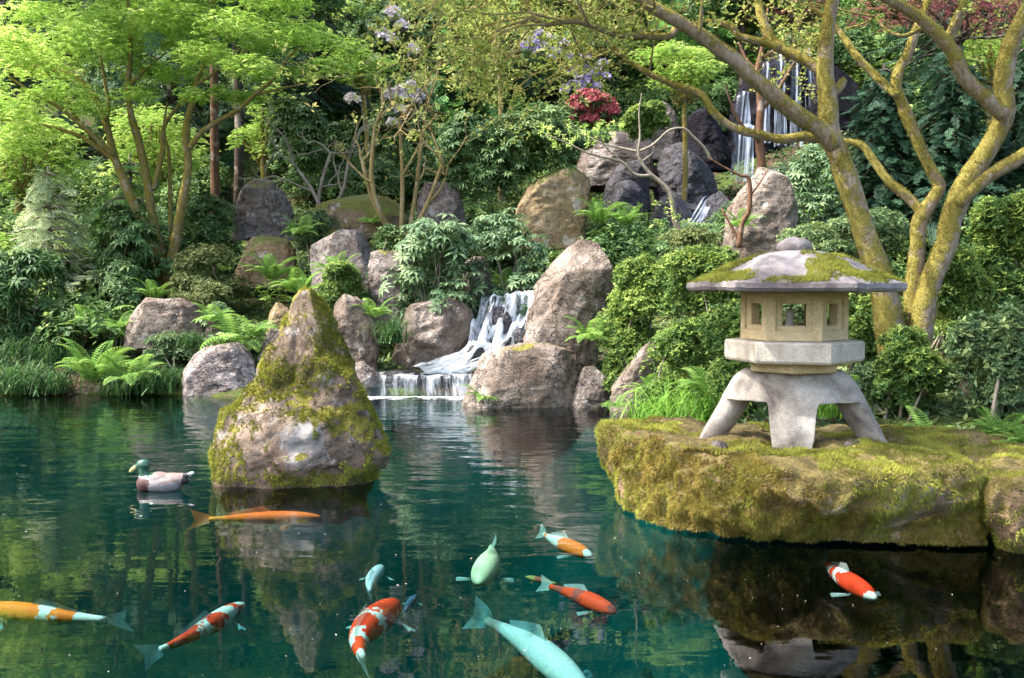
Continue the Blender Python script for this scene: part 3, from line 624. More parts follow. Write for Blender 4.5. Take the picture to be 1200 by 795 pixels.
# shore and hillside rocks: (name, label, distance, outline rows, material, options)
ROCKS = [
 ('boulder', 'tall pinkish boulder with a peaked top right of the white cascade', 15.3, [(273, 672, 690), (280, 662, 708), (290, 648, 722), (305, 634, 727), (322, 625, 724), (345, 621, 716), (375, 617, 706), (405, 616, 700), (430, 618, 698), (450, 620, 698)], M_ROCK, dict(depth=.7, seed=11, facets=8, amp=.06)),
 ('boulder', 'wide flat topped brown boulder at the water in front of the tall pinkish one', 14.5, [(409, 585, 655), (414, 570, 672), (422, 560, 680), (435, 552, 681), (450, 543, 678), (464, 537, 672), (475, 536, 668), (482, 540, 662)], M_ROCK, dict(depth=.5, seed=12, facets=9)),
 ('boulder', 'small grey boulder with a rounded top wedged right of the flat brown one', 14.35, [(431, 686, 700), (436, 680, 713), (446, 674, 721), (456, 671, 723), (468, 669, 721), (478, 669, 719)], M_ROCKG, dict(depth=.6, seed=13)),
 ('boulder', 'upright tan boulder at the waterline half hidden by azaleas', 13.9, [(393, 752, 772), (400, 740, 784), (412, 732, 790), (430, 725, 790), (450, 719, 790), (470, 718, 790), (486, 720, 790)], M_ROCK, dict(depth=.6, seed=14)),
 ('boulder', 'dark wet slanting boulder left of the white cascade', 16.6, [(346, 505, 568), (352, 490, 570), (365, 480, 562), (385, 470, 552), (405, 462, 546), (420, 458, 540), (436, 455, 532)], M_WETB, dict(depth=.6, seed=15, facets=12, ext=12)),
 ('boulder', 'pinkish boulder with cracked face between the pyramid stone and sedge clump', 16.3, [(341, 398, 420), (348, 392, 434), (362, 389, 443), (380, 388, 444), (400, 392, 445), (420, 398, 444), (432, 402, 443)], M_ROCK, dict(depth=.7, seed=16, ext=14)),
 ('boulder', 'rounded pinkish grey boulder above the ferns left of the leafy rhododendron', 18.8, [(265, 380, 425), (270, 372, 435), (282, 366, 440), (297, 364, 441), (312, 366, 440), (326, 368, 440)], M_ROCKG, dict(depth=.7, seed=17, ext=12)),
 ('boulder', 'post like squared upright rock under the leafy rhododendron', 17.4, [(284, 436, 478), (290, 434, 481), (310, 433, 483), (335, 433, 483), (356, 434, 482)], M_ROCKG, dict(depth=.7, seed=18, p=3.2, ext=20)),
 ('boulder', 'pale knobbly boulder lying at the left shore beside the pyramid stone', 15.9, [(406, 240, 298), (411, 222, 304), (420, 212, 308), (432, 206, 308), (446, 203, 306), (458, 202, 304), (468, 204, 302)], M_ROCKS, dict(depth=.45, seed=19, amp=.08)),
 ('boulder', 'boxy flat topped boulder among the ferns on the left bank', 17.0, [(354, 152, 236), (358, 146, 241), (368, 145, 243), (382, 146, 243), (394, 147, 242)], M_ROCK, dict(depth=.5, seed=20, p=3.4, ext=12)),
 ('boulder', 'tall pinkish rock with a pointed top below the conifer trunk', 21.8, [(200, 293, 302), (206, 288, 318), (216, 283, 334), (230, 279, 339), (250, 276, 341), (272, 276, 342)], M_ROCKG, dict(depth=.6, seed=21, ext=8)),
 ('boulder', 'brownish block under the tall pointed rock', 20.2, [(279, 292, 338), (285, 286, 346), (300, 281, 348), (318, 279, 346), (326, 278, 345)], M_ROCKB, dict(depth=.6, seed=22, p=3, ext=10)),
 ('boulder', 'long low moss covered ledge stone behind the twiggy shrub', 20.3, [(236, 375, 480), (240, 350, 490), (250, 342, 493), (262, 342, 494), (270, 344, 493)], M_LEDGE, dict(depth=.35, seed=23, p=3.4, ext=12)),
 ('boulder', 'big squared brown block with a mossy top below the red azalea', 20.8, [(192, 640, 678), (200, 622, 686), (212, 611, 688), (230, 607, 688), (255, 606, 687), (276, 606, 686)], M_ROCKB, dict(depth=.7, seed=24, p=3.4, ext=15)),
 ('boulder', 'grey slab leaning in the bushes left of the squared brown block', 21.5, [(210, 515, 536), (216, 498, 545), (228, 490, 546), (244, 488, 546), (256, 488, 546)], M_ROCKG, dict(depth=.6, seed=25, ext=12)),
 ('boulder', 'large pinkish boulder with a leaning top right of the upper stream', 15.5, [(195, 893, 912), (202, 884, 924), (215, 874, 934), (232, 862, 939), (250, 852, 941), (270, 845, 940), (290, 843, 938)], M_ROCK, dict(depth=.65, seed=26, ext=20)),
 ('boulder', 'grey stone peeping out behind the pyramid stone', 16.3, [(386, 316, 330), (392, 308, 338), (405, 304, 342), (425, 303, 345), (440, 303, 345)], M_ROCKG, dict(depth=.7, seed=27, ext=12)),
 ('boulder', 'grey block between the leafy rhododendron and the cascade lip', 17.6, [(297, 548, 566), (304, 542, 572), (320, 540, 576), (342, 540, 576)], M_ROCKG, dict(depth=.6, seed=28, ext=15)),
 ('boulder', 'small dark stone between the boxy boulder and the ferns', 16.9, [(366, 243, 262), (374, 240, 268), (392, 240, 270)], M_WETB, dict(depth=.7, seed=29, ext=12)),
 ('boulder', 'low brown stone behind the upright fern on the left bank', 17.2, [(356, 318, 338), (362, 312, 345), (376, 310, 350), (392, 310, 350)], M_ROCKB, dict(depth=.7, seed=30, ext=12)),
 ('boulder', 'small brown stone under the big shore fern', 16.1, [(436, 95, 130), (444, 86, 142), (456, 82, 146), (468, 82, 146)], M_ROCKB, dict(depth=.5, seed=32)),
 ('boulder', 'small stone resting at the foot of the cracked pinkish boulder', 15.75, [(424, 420, 428), (430, 412, 438), (440, 408, 444), (452, 406, 448)], M_ROCKG, dict(depth=.7, seed=33)),
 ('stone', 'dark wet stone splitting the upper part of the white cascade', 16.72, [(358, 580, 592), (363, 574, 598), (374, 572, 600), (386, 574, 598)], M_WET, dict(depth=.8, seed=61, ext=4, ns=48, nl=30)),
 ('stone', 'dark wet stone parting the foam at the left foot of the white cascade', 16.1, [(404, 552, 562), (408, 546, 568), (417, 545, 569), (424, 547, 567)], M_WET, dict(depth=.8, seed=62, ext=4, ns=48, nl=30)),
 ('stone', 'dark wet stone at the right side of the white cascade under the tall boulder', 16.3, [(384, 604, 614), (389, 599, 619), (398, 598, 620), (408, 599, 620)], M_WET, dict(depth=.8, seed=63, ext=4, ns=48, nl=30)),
 # the wet rocks round the upper falls
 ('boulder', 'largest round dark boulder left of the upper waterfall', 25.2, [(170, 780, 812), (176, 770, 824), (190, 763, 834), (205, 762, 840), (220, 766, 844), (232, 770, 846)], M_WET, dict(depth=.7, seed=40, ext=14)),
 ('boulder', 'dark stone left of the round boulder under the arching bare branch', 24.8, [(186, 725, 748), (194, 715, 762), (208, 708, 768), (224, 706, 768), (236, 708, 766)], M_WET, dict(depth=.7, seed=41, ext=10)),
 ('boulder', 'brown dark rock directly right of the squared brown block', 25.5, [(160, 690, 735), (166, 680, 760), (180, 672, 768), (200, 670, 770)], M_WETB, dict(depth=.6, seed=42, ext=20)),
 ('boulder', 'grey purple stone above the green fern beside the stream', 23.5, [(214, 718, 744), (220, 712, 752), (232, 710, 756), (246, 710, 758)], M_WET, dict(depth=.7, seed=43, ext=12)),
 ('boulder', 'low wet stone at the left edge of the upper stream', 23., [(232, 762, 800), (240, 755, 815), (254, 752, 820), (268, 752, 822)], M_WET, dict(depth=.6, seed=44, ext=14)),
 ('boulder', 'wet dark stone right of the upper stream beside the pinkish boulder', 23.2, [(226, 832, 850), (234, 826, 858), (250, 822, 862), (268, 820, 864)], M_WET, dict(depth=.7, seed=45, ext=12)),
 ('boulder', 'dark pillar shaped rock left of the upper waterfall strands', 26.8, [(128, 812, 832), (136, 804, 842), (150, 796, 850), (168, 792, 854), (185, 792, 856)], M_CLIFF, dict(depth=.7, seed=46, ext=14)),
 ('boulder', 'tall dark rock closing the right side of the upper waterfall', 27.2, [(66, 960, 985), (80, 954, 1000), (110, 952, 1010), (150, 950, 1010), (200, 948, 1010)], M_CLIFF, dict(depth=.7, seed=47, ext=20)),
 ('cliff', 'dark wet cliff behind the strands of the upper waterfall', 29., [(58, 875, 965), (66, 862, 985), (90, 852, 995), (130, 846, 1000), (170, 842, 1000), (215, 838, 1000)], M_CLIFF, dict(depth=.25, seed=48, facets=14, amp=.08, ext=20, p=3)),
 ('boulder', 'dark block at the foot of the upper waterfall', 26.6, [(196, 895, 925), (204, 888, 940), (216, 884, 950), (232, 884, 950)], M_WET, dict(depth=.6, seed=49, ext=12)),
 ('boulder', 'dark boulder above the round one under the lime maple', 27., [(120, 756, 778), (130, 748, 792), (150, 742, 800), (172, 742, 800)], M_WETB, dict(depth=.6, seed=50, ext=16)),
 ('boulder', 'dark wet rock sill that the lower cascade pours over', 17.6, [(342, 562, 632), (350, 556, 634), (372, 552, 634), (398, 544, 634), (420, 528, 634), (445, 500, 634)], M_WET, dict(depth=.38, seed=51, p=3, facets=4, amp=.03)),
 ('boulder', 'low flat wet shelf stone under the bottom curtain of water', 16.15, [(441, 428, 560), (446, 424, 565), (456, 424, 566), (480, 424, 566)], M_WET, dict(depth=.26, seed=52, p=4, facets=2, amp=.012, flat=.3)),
]
for nm, lab, d, rows, mat, kw in ROCKS:
    rock(nm, lab, d, rows, mat, cat=nm, **kw)

# ------------------------------------------------------------------ falling water
def sheet(name, rows, mat, label, parent=None, nu=40, nv=60, bulge=.03, seed=0):
    rows = np.array(rows, float)                         # py, xl, xr, d
    t = np.linspace(0, len(rows) - 1 - 1e-6, nv); q = catmull(rows, nv) if len(rows) > 2 else rows[0] + (rows[1] - rows[0]) * np.linspace(0, 1, nv)[:, None]
    V, uv = [], []
    vl = 0; prev = None
    for k in range(nv):
        L, Rp = W(q[k, 1], q[k, 0], q[k, 3]), W(q[k, 2], q[k, 0], q[k, 3])
        if prev is not None: vl += np.linalg.norm((L + Rp) / 2 - prev)
        prev = (L + Rp) / 2
        for j in range(nu + 1):
            u = j / nu; p = L + (Rp - L) * u
            V.append(p); uv.append((u * np.linalg.norm(Rp - L) , vl))
    V = np.array(V); uv = np.array(uv)
    n = fbm(np.column_stack([uv[:, 0] * 9, uv[:, 1] * 2.0, uv[:, 0] * 0]), seed, 3)
    V[:, 1] -= bulge * n; V[:, 2] += bulge * .6 * n
    i = np.arange(nv - 1)[:, None] * (nu + 1) + np.arange(nu)[None]
    Fq = np.stack([i, i + nu + 1, i + nu + 2, i + 1], -1).reshape(-1, 4)
    o = obj(name, V, Fq, mat, parent, loc=base_loc(V), smooth=True, uv=uv)
    return tag(o, label, 'waterfall') if parent is None else o
M_F1 = fall_mat('white cascade', 6, 1.9, .37, .52)
M_F2 = fall_mat('thin curtain', 5.5, .9, .48, .70)
M_F3 = fall_mat('upper strand', 10, .22, .44, .66, (.60, .68, .84))  # bluish darker tint puts the shade on these falls into the water colour
wf = empty('waterfall', W(560, 440, 16.2), 'foaming white lower cascade stepping down beside the tall pinkish boulder into the pond', 'waterfall')
sheet('cascade', [(342, 566, 628, 17.2), (347, 563, 628, 16.9), (362, 560, 626, 16.78), (374, 556, 624, 16.7), (380, 553, 624, 16.5), (396, 549, 622, 16.4), (400, 547, 618, 16.1), (412, 540, 606, 16.05), (421, 526, 590, 15.95), (428, 505, 572, 15.9), (434, 482, 556, 15.75)], M_F1, None, wf, 90, 150, .15, 3)
sheet('shelf_water', [(431, 455, 545, 16.7), (435, 440, 552, 16.2), (440.5, 428, 556, 15.62)], fall_mat('shelf film', 4, 1.6, .44, .62), None, wf, 40, 24, .01, 4)
sheet('curtain', [(439.5, 427, 556, 15.7), (442, 426, 556, 15.5), (452, 426, 552, 15.47), (468, 428, 548, 15.44)], M_F2, None, wf, 70, 26, .03, 5)
def foam_mat():
    m, nt, out = newmat('foam on the pond')
    geo = nt.nodes.new('ShaderNodeNewGeometry'); uv = nt.nodes.new('ShaderNodeUVMap')
    n = noise_(nt, geo.outputs['Position'], 9, 5, .7)
    sep = nt.nodes.new('ShaderNodeSeparateXYZ'); nt.links.new(uv.outputs[0], sep.inputs[0])
    f = ramp(nt, math_(nt, 'SUBTRACT', n.outputs['Fac'], math_(nt, 'MULTIPLY', sep.outputs['Y'], .6)), [(.26, (0, 0, 0)), (.6, (1, 1, 1))]).outputs[0]
    w = N(nt, 'ShaderNodeBsdfPrincipled', Roughness=.5); w.inputs['Base Color'].default_value = (.8, .85, .88, 1)
    t = nt.nodes.new('ShaderNodeBsdfTransparent'); mx = nt.nodes.new('ShaderNodeMixShader')
    nt.links.new(f, mx.inputs[0]); nt.links.new(t.outputs[0], mx.inputs[1]); nt.links.new(w.outputs[0], mx.inputs[2]); nt.links.new(mx.outputs[0], out.inputs[0]); return m
V, uv = [], []
for k in range(16):
    for j in range(41):
        u = j / 40; v = k / 15; a = WZ(424 + 126 * u, 467, 0)
        V.append((a[0], a[1] + .12 - v * (.8 + .35 * math.sin(u * 9) + .3 * math.sin(u * 23)), .008 + .012 * (1 - v) * random.Random(k * 50 + j).random())); uv.append((u, v))
i = np.arange(15)[:, None] * 41 + np.arange(40)[None]
obj('foam', V, np.stack([i, i + 41, i + 42, i + 1], -1).reshape(-1, 4), foam_mat(), wf, smooth=True, uv=np.array(uv))
uf = empty('waterfall', W(910, 210, 27.5), 'tall upper waterfall of thin bluish white strands on the dark cliff', 'waterfall')
for k, (y0, y1, a0, a1, b0, b1, dd) in enumerate([(78, 168, 892, 902, 889, 903, 27.9), (62, 172, 908, 919, 907, 922, 27.9), (66, 172, 927, 937, 926, 941, 27.9), (60, 160, 942, 952, 944, 957, 27.9), (110, 150, 864, 878, 860, 880, 26.7), (150, 212, 860, 884, 856, 882, 26.4)]):
    sheet('strand', [(y0 - 3, a0, a1, dd + .5), (y0, a0, a1, dd), ((y0 + y1) / 2, (a0 + b0) / 2, (a1 + b1) / 2, dd - .08), (y1, b0, b1, dd - .15)], M_F3, None, uf, 14, 40, .05, 20 + k)
sf = empty('waterfall', W(820, 262, 22.8), 'short bluish stream tumbling over wet stones beside the pinkish boulder', 'waterfall')
sheet('strand', [(230, 818, 838, 24.), (238, 812, 836, 23.3), (248, 806, 832, 22.9), (258, 800, 826, 22.5), (266, 794, 822, 22.3)], M_F3, None, sf, 20, 40, .05, 31)
sheet('strand', [(256, 718, 742, 22.4), (262, 716, 740, 22.2), (290, 714, 738, 22.1)], M_F3, None, sf, 14, 30, .03, 33)

# ------------------------------------------------------------------ stone lantern
LD = 7.42; LC = W(928, 519, LD); LX, LY, LZ = LC; PXM = LD / 1200
def lz(py): return float(W(928, py, LD)[2])
lan = empty('stone_lantern', LC, 'squat pale stone lantern with a wide mossy hexagonal roof on the mossy slab', 'lantern')
def hexa(rr, n=6, rot=0.): return [(math.cos(rot + 2 * math.pi * k / n) * rr, math.sin(rot + 2 * math.pi * k / n) * rr) for k in range(n)]
def hring(rr, z, rot=0., sub=1, rnd=0.):
    P = hexa(rr, 6, rot); out = []
    for k in range(6):
        a, b = np.array(P[k]), np.array(P[(k + 1) % 6])
        for s in range(sub):
            q = a + (b - a) * s / sub; out.append((LX + q[0], LY + q[1], z))
    return out
def loft(rings, caps=(True, True)):
    n = len(rings[0]); V = np.array([p for r_ in rings for p in r_]); Fq = []
    for k in range(len(rings) - 1):
        for j in range(n): Fq.append((k * n + j, k * n + (j + 1) % n, (k + 1) * n + (j + 1) % n, (k + 1) * n + j))
    Ft = []
    for e, rg in ((0, rings[0]), (1, rings[-1])):
        if caps[e]:
            c = np.mean(rg, axis=0); V = np.vstack([V, c]); b = 0 if e == 0 else (len(rings) - 1) * n
            for j in range(n): Ft.append((b + (j + 1) % n, b + j, len(V) - 1) if e == 0 else (b + j, b + (j + 1) % n, len(V) - 1))
    return V, [np.array(Fq)] + ([np.array(Ft)] if Ft else [])
HR = R(-15.0)                                         # one face turned to the path
# base: flared skirt cut into four legs
nt_, nr_ = 192, 22
zt = lz(433); zb = LZ + .0
def base_surface(inner):
    rows = []
    for k in range(nr_ + 1):
        t = k / nr_; row = []
        for j in range(nt_):
            a = 2 * math.pi * j / nt_ + HR
            m = (a - HR + math.pi / 4) % (math.pi / 2) - math.pi / 4            # angle from nearest leg
            arc = sstep(R(11), R(21), abs(m)) ** .7
            zlow = zb + (lz(468) - zb) * float(arc) * (1 - .10 * (abs(m) / (math.pi / 4)) ** 2 * 0)
            z = zt + (zlow - zt) * t
            g = (zt - z) / (zt - zb)
            rad = (57 + 45 * g + 7 * math.sin(min(1, g * 5) * math.pi / 2)) * PXM
            sq = 1 / max(abs(math.cos(m)), .2) * .97 + .03
            rad *= 1 + (sq - 1) * -.3
            if inner: rad -= .165 + .03 * math.sin(math.pi * min(1, g)); z = min(z, zt - .1) if t < .5 else z
            ca, sa = math.cos(a - HR) * rad, math.sin(a - HR) * rad * .58; z += .05 * (abs(math.sin(a - HR)) ** 4) * g * 0
            row.append((LX + ca * math.cos(HR) - sa * math.sin(HR), LY + ca * math.sin(HR) + sa * math.cos(HR), z))
        rows.append(row)
    return rows
outer = base_surface(False); inn = base_surface(True)[::-1]
V, Fs = loft([hring(.28, zt + .004, 0, 32)] * 0 + outer[::1] + inn, (True, True))
V = V + .004 * np.stack([vnoise(V * 14, 3), vnoise(V * 14, 4), vnoise(V * 14, 5)], -1)
b_ = obj('base', V, [f[:, ::-1] for f in Fs], M_GRANB, lan, smooth=True)
def hexblock(name, prof, mat, rot, sub=6, smooth=False, rough=.0025):
    V, Fs = loft([hring(r_ * PXM, z, rot, sub) for r_, z in prof])
    V = V + rough * np.stack([vnoise(V * 16, 6), vnoise(V * 16, 7), vnoise(V * 16, 8)], -1)
    return obj(name, V, Fs, mat, lan, smooth=smooth)
hexblock('neck', [(52, lz(434.5)), (55, lz(433)), (55, lz(424.5)), (53, lz(423))], M_GRANY, R(30) + HR)
hexblock('platform', [(74, lz(423)), (78, lz(421.5)), (79.5, lz(419)), (79.5, lz(400.5)), (78, lz(398.6)), (70, lz(397.6))], M_GRAN, HR)
# light chamber: six walls with recessed square windows
def chamber():
    V, Fq = [], []
    def quad(a, b, c, d):
        n = len(V); V.extend([a, b, c, d]); Fq.append((n, n + 1, n + 2, n + 3))
    R0 = 61 * PXM; z0, z1 = lz(397), lz(342)
    P = hexa(R0, 6, HR); Pi = hexa(R0 - .07, 6, HR)
    for k in range(6):
        a, b = np.array(P[k]), np.array(P[(k + 1) % 6]); ai, bi = np.array(Pi[k]), np.array(Pi[(k + 1) % 6])
        nrm = (a + b); nrm = nrm / np.linalg.norm(nrm)
        def pt(u, v, dep=0., inner=False):
            q = (ai + (bi - ai) * u) if inner else (a + (b - a) * u); q = q - nrm * dep
            return (LX + q[0], LY + q[1], z0 + (z1 - z0) * v)
        def ringq(o, i, do, di):
            (u0, u1, v0, v1), (s0, s1, t0, t1) = o, i
            O = [pt(u0, v0, do), pt(u1, v0, do), pt(u1, v1, do), pt(u0, v1, do)]; I = [pt(s0, t0, di), pt(s1, t0, di), pt(s1, t1, di), pt(s0, t1, di)]
            for m in range(4): quad(O[m], O[(m + 1) % 4], I[(m + 1) % 4], I[m])
        r1 = (.17, .83, .20, .86); r2 = (.175, .825, .205, .855); r3 = (.25, .75, .27, .79); r4 = (.29, .71, .31, .755)
        ringq((0, 1, 0, 1), r1, 0, 0); ringq(r1, r2, 0, .016); ringq(r2, r3, .016, .018); ringq(r3, r4, .018, .028)
        u0, u1, v0, v1 = r4
        O = [pt(u0, v0, .028), pt(u1, v0, .028), pt(u1, v1, .028), pt(u0, v1, .028)]; I = [pt(u0, v0, .09), pt(u1, v0, .09), pt(u1, v1, .09), pt(u0, v1, .09)]
        for m in range(4): quad(O[m], O[(m + 1) % 4], I[(m + 1) % 4], I[m])
        ringi = [pt(0, 0, .09), pt(1, 0, .09), pt(1, 1, .09), pt(0, 1, .09)]
        for m in range(4): quad(I[m], I[(m + 1) % 4], ringi[(m + 1) % 4], ringi[m])
    # floor and lid of the chamber
    V2 = np.array(V); n = len(V2)
    fl = [(LX + x, LY + y, z0 + .004) for x, y in Pi]; V2 = np.vstack([V2, fl])
    return V2, [np.array(Fq), np.array([[n + k for k in range(6)]])]
V, Fs = chamber(); obj('light_chamber', V, Fs, M_GRANY, lan)
# wooden lattice in the back window
gb = []
gy_ = LY + 61 * PXM * .866 - .055
for u in np.linspace(-.06, .06, 4): gb.append(tube([(LX + u, gy_, lz(385)), (LX + u, gy_, lz(352))], .004, 5))
for z in (lz(360), lz(372)): gb.append(tube([(LX - .075, gy_, z), (LX + .075, gy_, z)], .004, 5))
V, Fs = join(gb); obj('lattice', V, Fs, plain('dark lattice wood', (.06, .045, .03)), lan)
lamp = tube([(LX + .0, LY + .12, lz(396)), (LX, LY + .12, lz(388)), (LX, LY + .12, lz(376)), (LX, LY + .12, lz(366)), (LX, LY + .12, lz(363))], [.035, .03, .028, .03, .012], 10)
obj('inner_lamp', lamp[0], lamp[1], plain('pale inner lamp', (.6, .58, .54)), lan, smooth=True)
# roof
prof = [(52, lz(341)), (117, lz(341.5)), (122.5, lz(340.5)), (125, lz(337)), (124.5, lz(331.5)), (121, lz(329.5)), (108, lz(324.5)), (92, lz(318)), (76, lz(311)), (60, lz(304.5)), (45, lz(299.5)), (32, lz(296.5)), (20, lz(295))]
V, Fs = loft([hring(r_ * PXM, z, HR, 14) for r_, z in prof])
rr = np.hypot(V[:, 0] - LX, V[:, 1] - LY)
V[:, 2] += .008 * fbm(V * 6, 71, 4) * sstep(.2, .5, rr) + .012 * fbm(V * 3, 72, 2)
V[:, :2] += .006 * np.stack([fbm(V * 7, 73, 3), fbm(V * 7, 74, 3)], -1)
roof = obj('roof', V, Fs, M_ROOF, lan)
def keep_roof(P, Nn):
    th = np.arctan2(P[:, 1] - LY, P[:, 0] - LX); rr = np.hypot(P[:, 0] - LX, P[:, 1] - LY)
    m = fbm(P * 3.3, 84, 4)
    return (m + .25 * (P[:, 0] < LX - .1) - .12 - .5 * sstep(.62, .76, rr) * (P[:, 0] > LX - .3) > 0) * (Nn[:, 2] > .3) * (P[:, 2] > lz(334))
MV, MF, MR = moss_geo(V, Fs, 15000, .022, 85, keep_roof)
obj('moss', MV, MF, M_MOSSB, roof, rnd=MR)
fz = lz(297); ringz = []
for k in range(13):
    a = math.pi * k / 12; ringz.append([(LX + math.cos(t) * (math.sin(a) ** .8 * 19.5 * PXM + .002), LY + math.sin(t) * (math.sin(a) ** .8 * 19.5 * PXM + .002), fz + .052 - .064 * math.cos(a)) for t in np.arange(40) * 2 * math.pi / 40])
V, Fs = loft(ringz); V = V + .011 * np.stack([fbm(V * 16, 6), fbm(V * 16, 7), fbm(V * 16, 8)], -1)
obj('finial', V, Fs, M_ROOF, lan, smooth=True)

# ------------------------------------------------------------------ mallard
def ell(c, r_, n=28, m=18, rot=0):
    P = []
    for k in range(m + 1):
        a = math.pi * k / m
        for j in range(n):
            b = 2 * math.pi * j / n; P.append((math.sin(a) * math.cos(b) * r_[0], math.sin(a) * math.sin(b) * r_[1], math.cos(a) * r_[2]))
    P = np.array(P); c_, s_ = math.cos(rot), math.sin(rot)
    P = np.column_stack([P[:, 0] * c_ + P[:, 2] * s_, P[:, 1], -P[:, 0] * s_ + P[:, 2] * c_]) + np.array(c)
    i = np.arange(m)[:, None] * n; j = np.arange(n)[None]; k = (j + 1) % n
    return P, [np.stack([i + j, i + n + j, i + n + k, i + k], -1).reshape(-1, 4)]
DD = 8.55; DS = DD / 1200
DO = np.array([W(193, 579, DD)[0], DD, 0.0])
def dp(px, py, y=0.): return ((px - 193) * DS, y, (579 - py) * DS)
parts = [ell(dp(190, 572), (25 * DS, 15 * DS, 12.5 * DS), rot=.05), ell(dp(173, 572), (13 * DS, 12 * DS, 11.5 * DS)), ell(dp(186, 566.5), (17 * DS, 13 * DS, 8.5 * DS), rot=.05), ell(dp(205, 567), (18 * DS, 10 * DS, 7.5 * DS), rot=.12),
         tube([dp(172, 570), dp(169.5, 564), dp(168.5, 557), dp(169, 551)], [9 * DS, 6.6 * DS, 5.8 * DS, 6 * DS], 20), ell(dp(168.5, 550), (8.6 * DS, 6.2 * DS, 7 * DS)), ell(dp(163.5, 551.5), (6. * DS, 4.6 * DS, 5 * DS)),
         tube([dp(208, 566), dp(218, 563), dp(228, 559)], [7 * DS, 4. * DS, 1.5 * DS], 16)]
V, Fs = join(parts)
tmp = bpy.data.objects.new('tmp', mesh_data('tmp', V, Fs, plain('tmp', (.5, .5, .5)))); COL.objects.link(tmp)
mo = tmp.modifiers.new('r', 'REMESH'); mo.mode = 'VOXEL'; mo.voxel_size = .0065
ms = tmp.modifiers.new('s', 'SMOOTH'); ms.iterations = 8; ms.factor = .5
dg = bpy.context.evaluated_depsgraph_get(); me = bpy.data.meshes.new_from_object(tmp.evaluated_get(dg))
bpy.data.objects.remove(tmp)
me.materials.clear()
DM = [plain('iridescent green feathers', (.008, .06, .03), .25, .8), plain('white feathers', (.6, .58, .56)), plain('chestnut breast feathers', (.05, .018, .018)), plain('grey flank feathers', (.20, .185, .185)), plain('brown back feathers', (.17, .12, .10)), plain('black tail feathers', (.012, .012, .014), .4), plain('pale wing feathers', (.16, .125, .115))]
for m in DM: me.materials.append(m)
nv = len(me.polygons); cc = np.zeros(nv * 3); me.polygons.foreach_get('center', cc); cc = cc.reshape(-1, 3)
dx, dy, dz = cc[:, 0] / DS + 193 + 1.5 * fbm(cc * 60, 3, 2), np.abs(cc[:, 1]) / DS, 579 - cc[:, 2] / DS + .7 * fbm(cc * 60, 4, 2)
mi = np.full(nv, 3)
mi[(dz < 564.5 + (dx - 185) * -.02)] = 6
mi[(dy < 7 + 3 * np.sin(dx * .5)) & (dx > 178)] = 4
mi[(np.abs(dz - (570 - (dx - 190) * .19)) < 1.3) & (dx > 190) & (dx < 218)] = 4
mi[(dx < 180 - (dz - 566) * .25)] = 2
mi[(dx > 216)] = 5; mi[(dx > 222.5)] = 1
neck = (dx < 180) & (dz < 566.5)
mi[neck & (dz < 566.5 - (dx - 160) * .02)] = 2
ringc = 579 - cc[:, 2] / DS - (563.6 + (dx - 168) * .12)
mi[neck & (ringc < .5)] = 1; mi[(ringc < -.8) & (dx < 182) & (dz < 564)] = 0
me.polygons.foreach_set('material_index', mi.astype(np.int32)); me.polygons.foreach_set('use_smooth', np.ones(nv, bool))
duck = bpy.data.objects.new('duck', me); COL.objects.link(duck); duck.location = DO; OFF['duck'] = DO
tag(duck, 'mallard drake with a green head swimming left beside the pyramid boulder', 'duck')
V, Fs = tube([dp(161, 551.5), dp(158, 553.5), dp(155, 556), dp(152.6, 558.4)], [3.4 * DS, 2.6 * DS, 2.5 * DS, 1.6 * DS], 12); V = V * np.array([1, 1.15, 1]); V = V + DO
obj('bill', V, Fs, plain('yellow bill', (.55, .45, .16), .4), duck, smooth=True)
for s in (-1, 1):
    V, Fs = ell((dp(163.8, 549.6)[0], s * 4.9 * DS, dp(163.8, 549.6)[2]), (.0055, .004, .0055), 10, 8); obj('eye', V + DO, Fs, plain('dark eye', (.01, .01, .01), .1), duck, smooth=True)

# ------------------------------------------------------------------ koi
def koi_mat(name, base, patch=None, bands=(), axis=None, dark=None):
    m, nt, out = newmat(name)
    tc = nt.nodes.new('ShaderNodeTexCoord'); fine = noise_(nt, tc.outputs['Object'], 60, 3); big = noise_(nt, tc.outputs['Object'], 11, 3, .6)
    col = ramp(nt, fine.outputs['Fac'], [(.3, tuple(x * .72 for x in base)), (.7, base)]).outputs[0]
    if patch is not None:
        dt = nt.nodes.new('ShaderNodeVectorMath'); dt.operation = 'DOT_PRODUCT'; nt.links.new(tc.outputs['Object'], dt.inputs[0]); dt.inputs[1].default_value = axis
        sv = math_(nt, 'ADD', dt.outputs['Value'], math_(nt, 'MULTIPLY', math_(nt, 'SUBTRACT', big.outputs['Fac'], .5), .34))
        st = []
        for q0, q1 in bands: st += [(max(0, q0 - .008), (0, 0, 0)), (q0 + .008, (1, 1, 1)), (q1 - .008, (1, 1, 1)), (q1 + .008, (0, 0, 0))]
        pc = mix(nt, fine.outputs['Fac'], tuple(x * .8 for x in patch), tuple(min(1, x * 1.15) for x in patch))
        col = mix(nt, ramp(nt, sv, st).outputs[0], col, pc)
    if dark is not None: col = mix(nt, ramp(nt, big.outputs['Color'], [(.58, (0, 0, 0)), (.64, (1, 1, 1))]).outputs[0], col, dark)
    p = N(nt, 'ShaderNodeBsdfPrincipled', Roughness=.6); p.inputs['Specular IOR Level'].default_value = .1; nt.links.new(col, p.inputs['Base Color']); nt.links.new(p.outputs[0], out.inputs[0]); return m
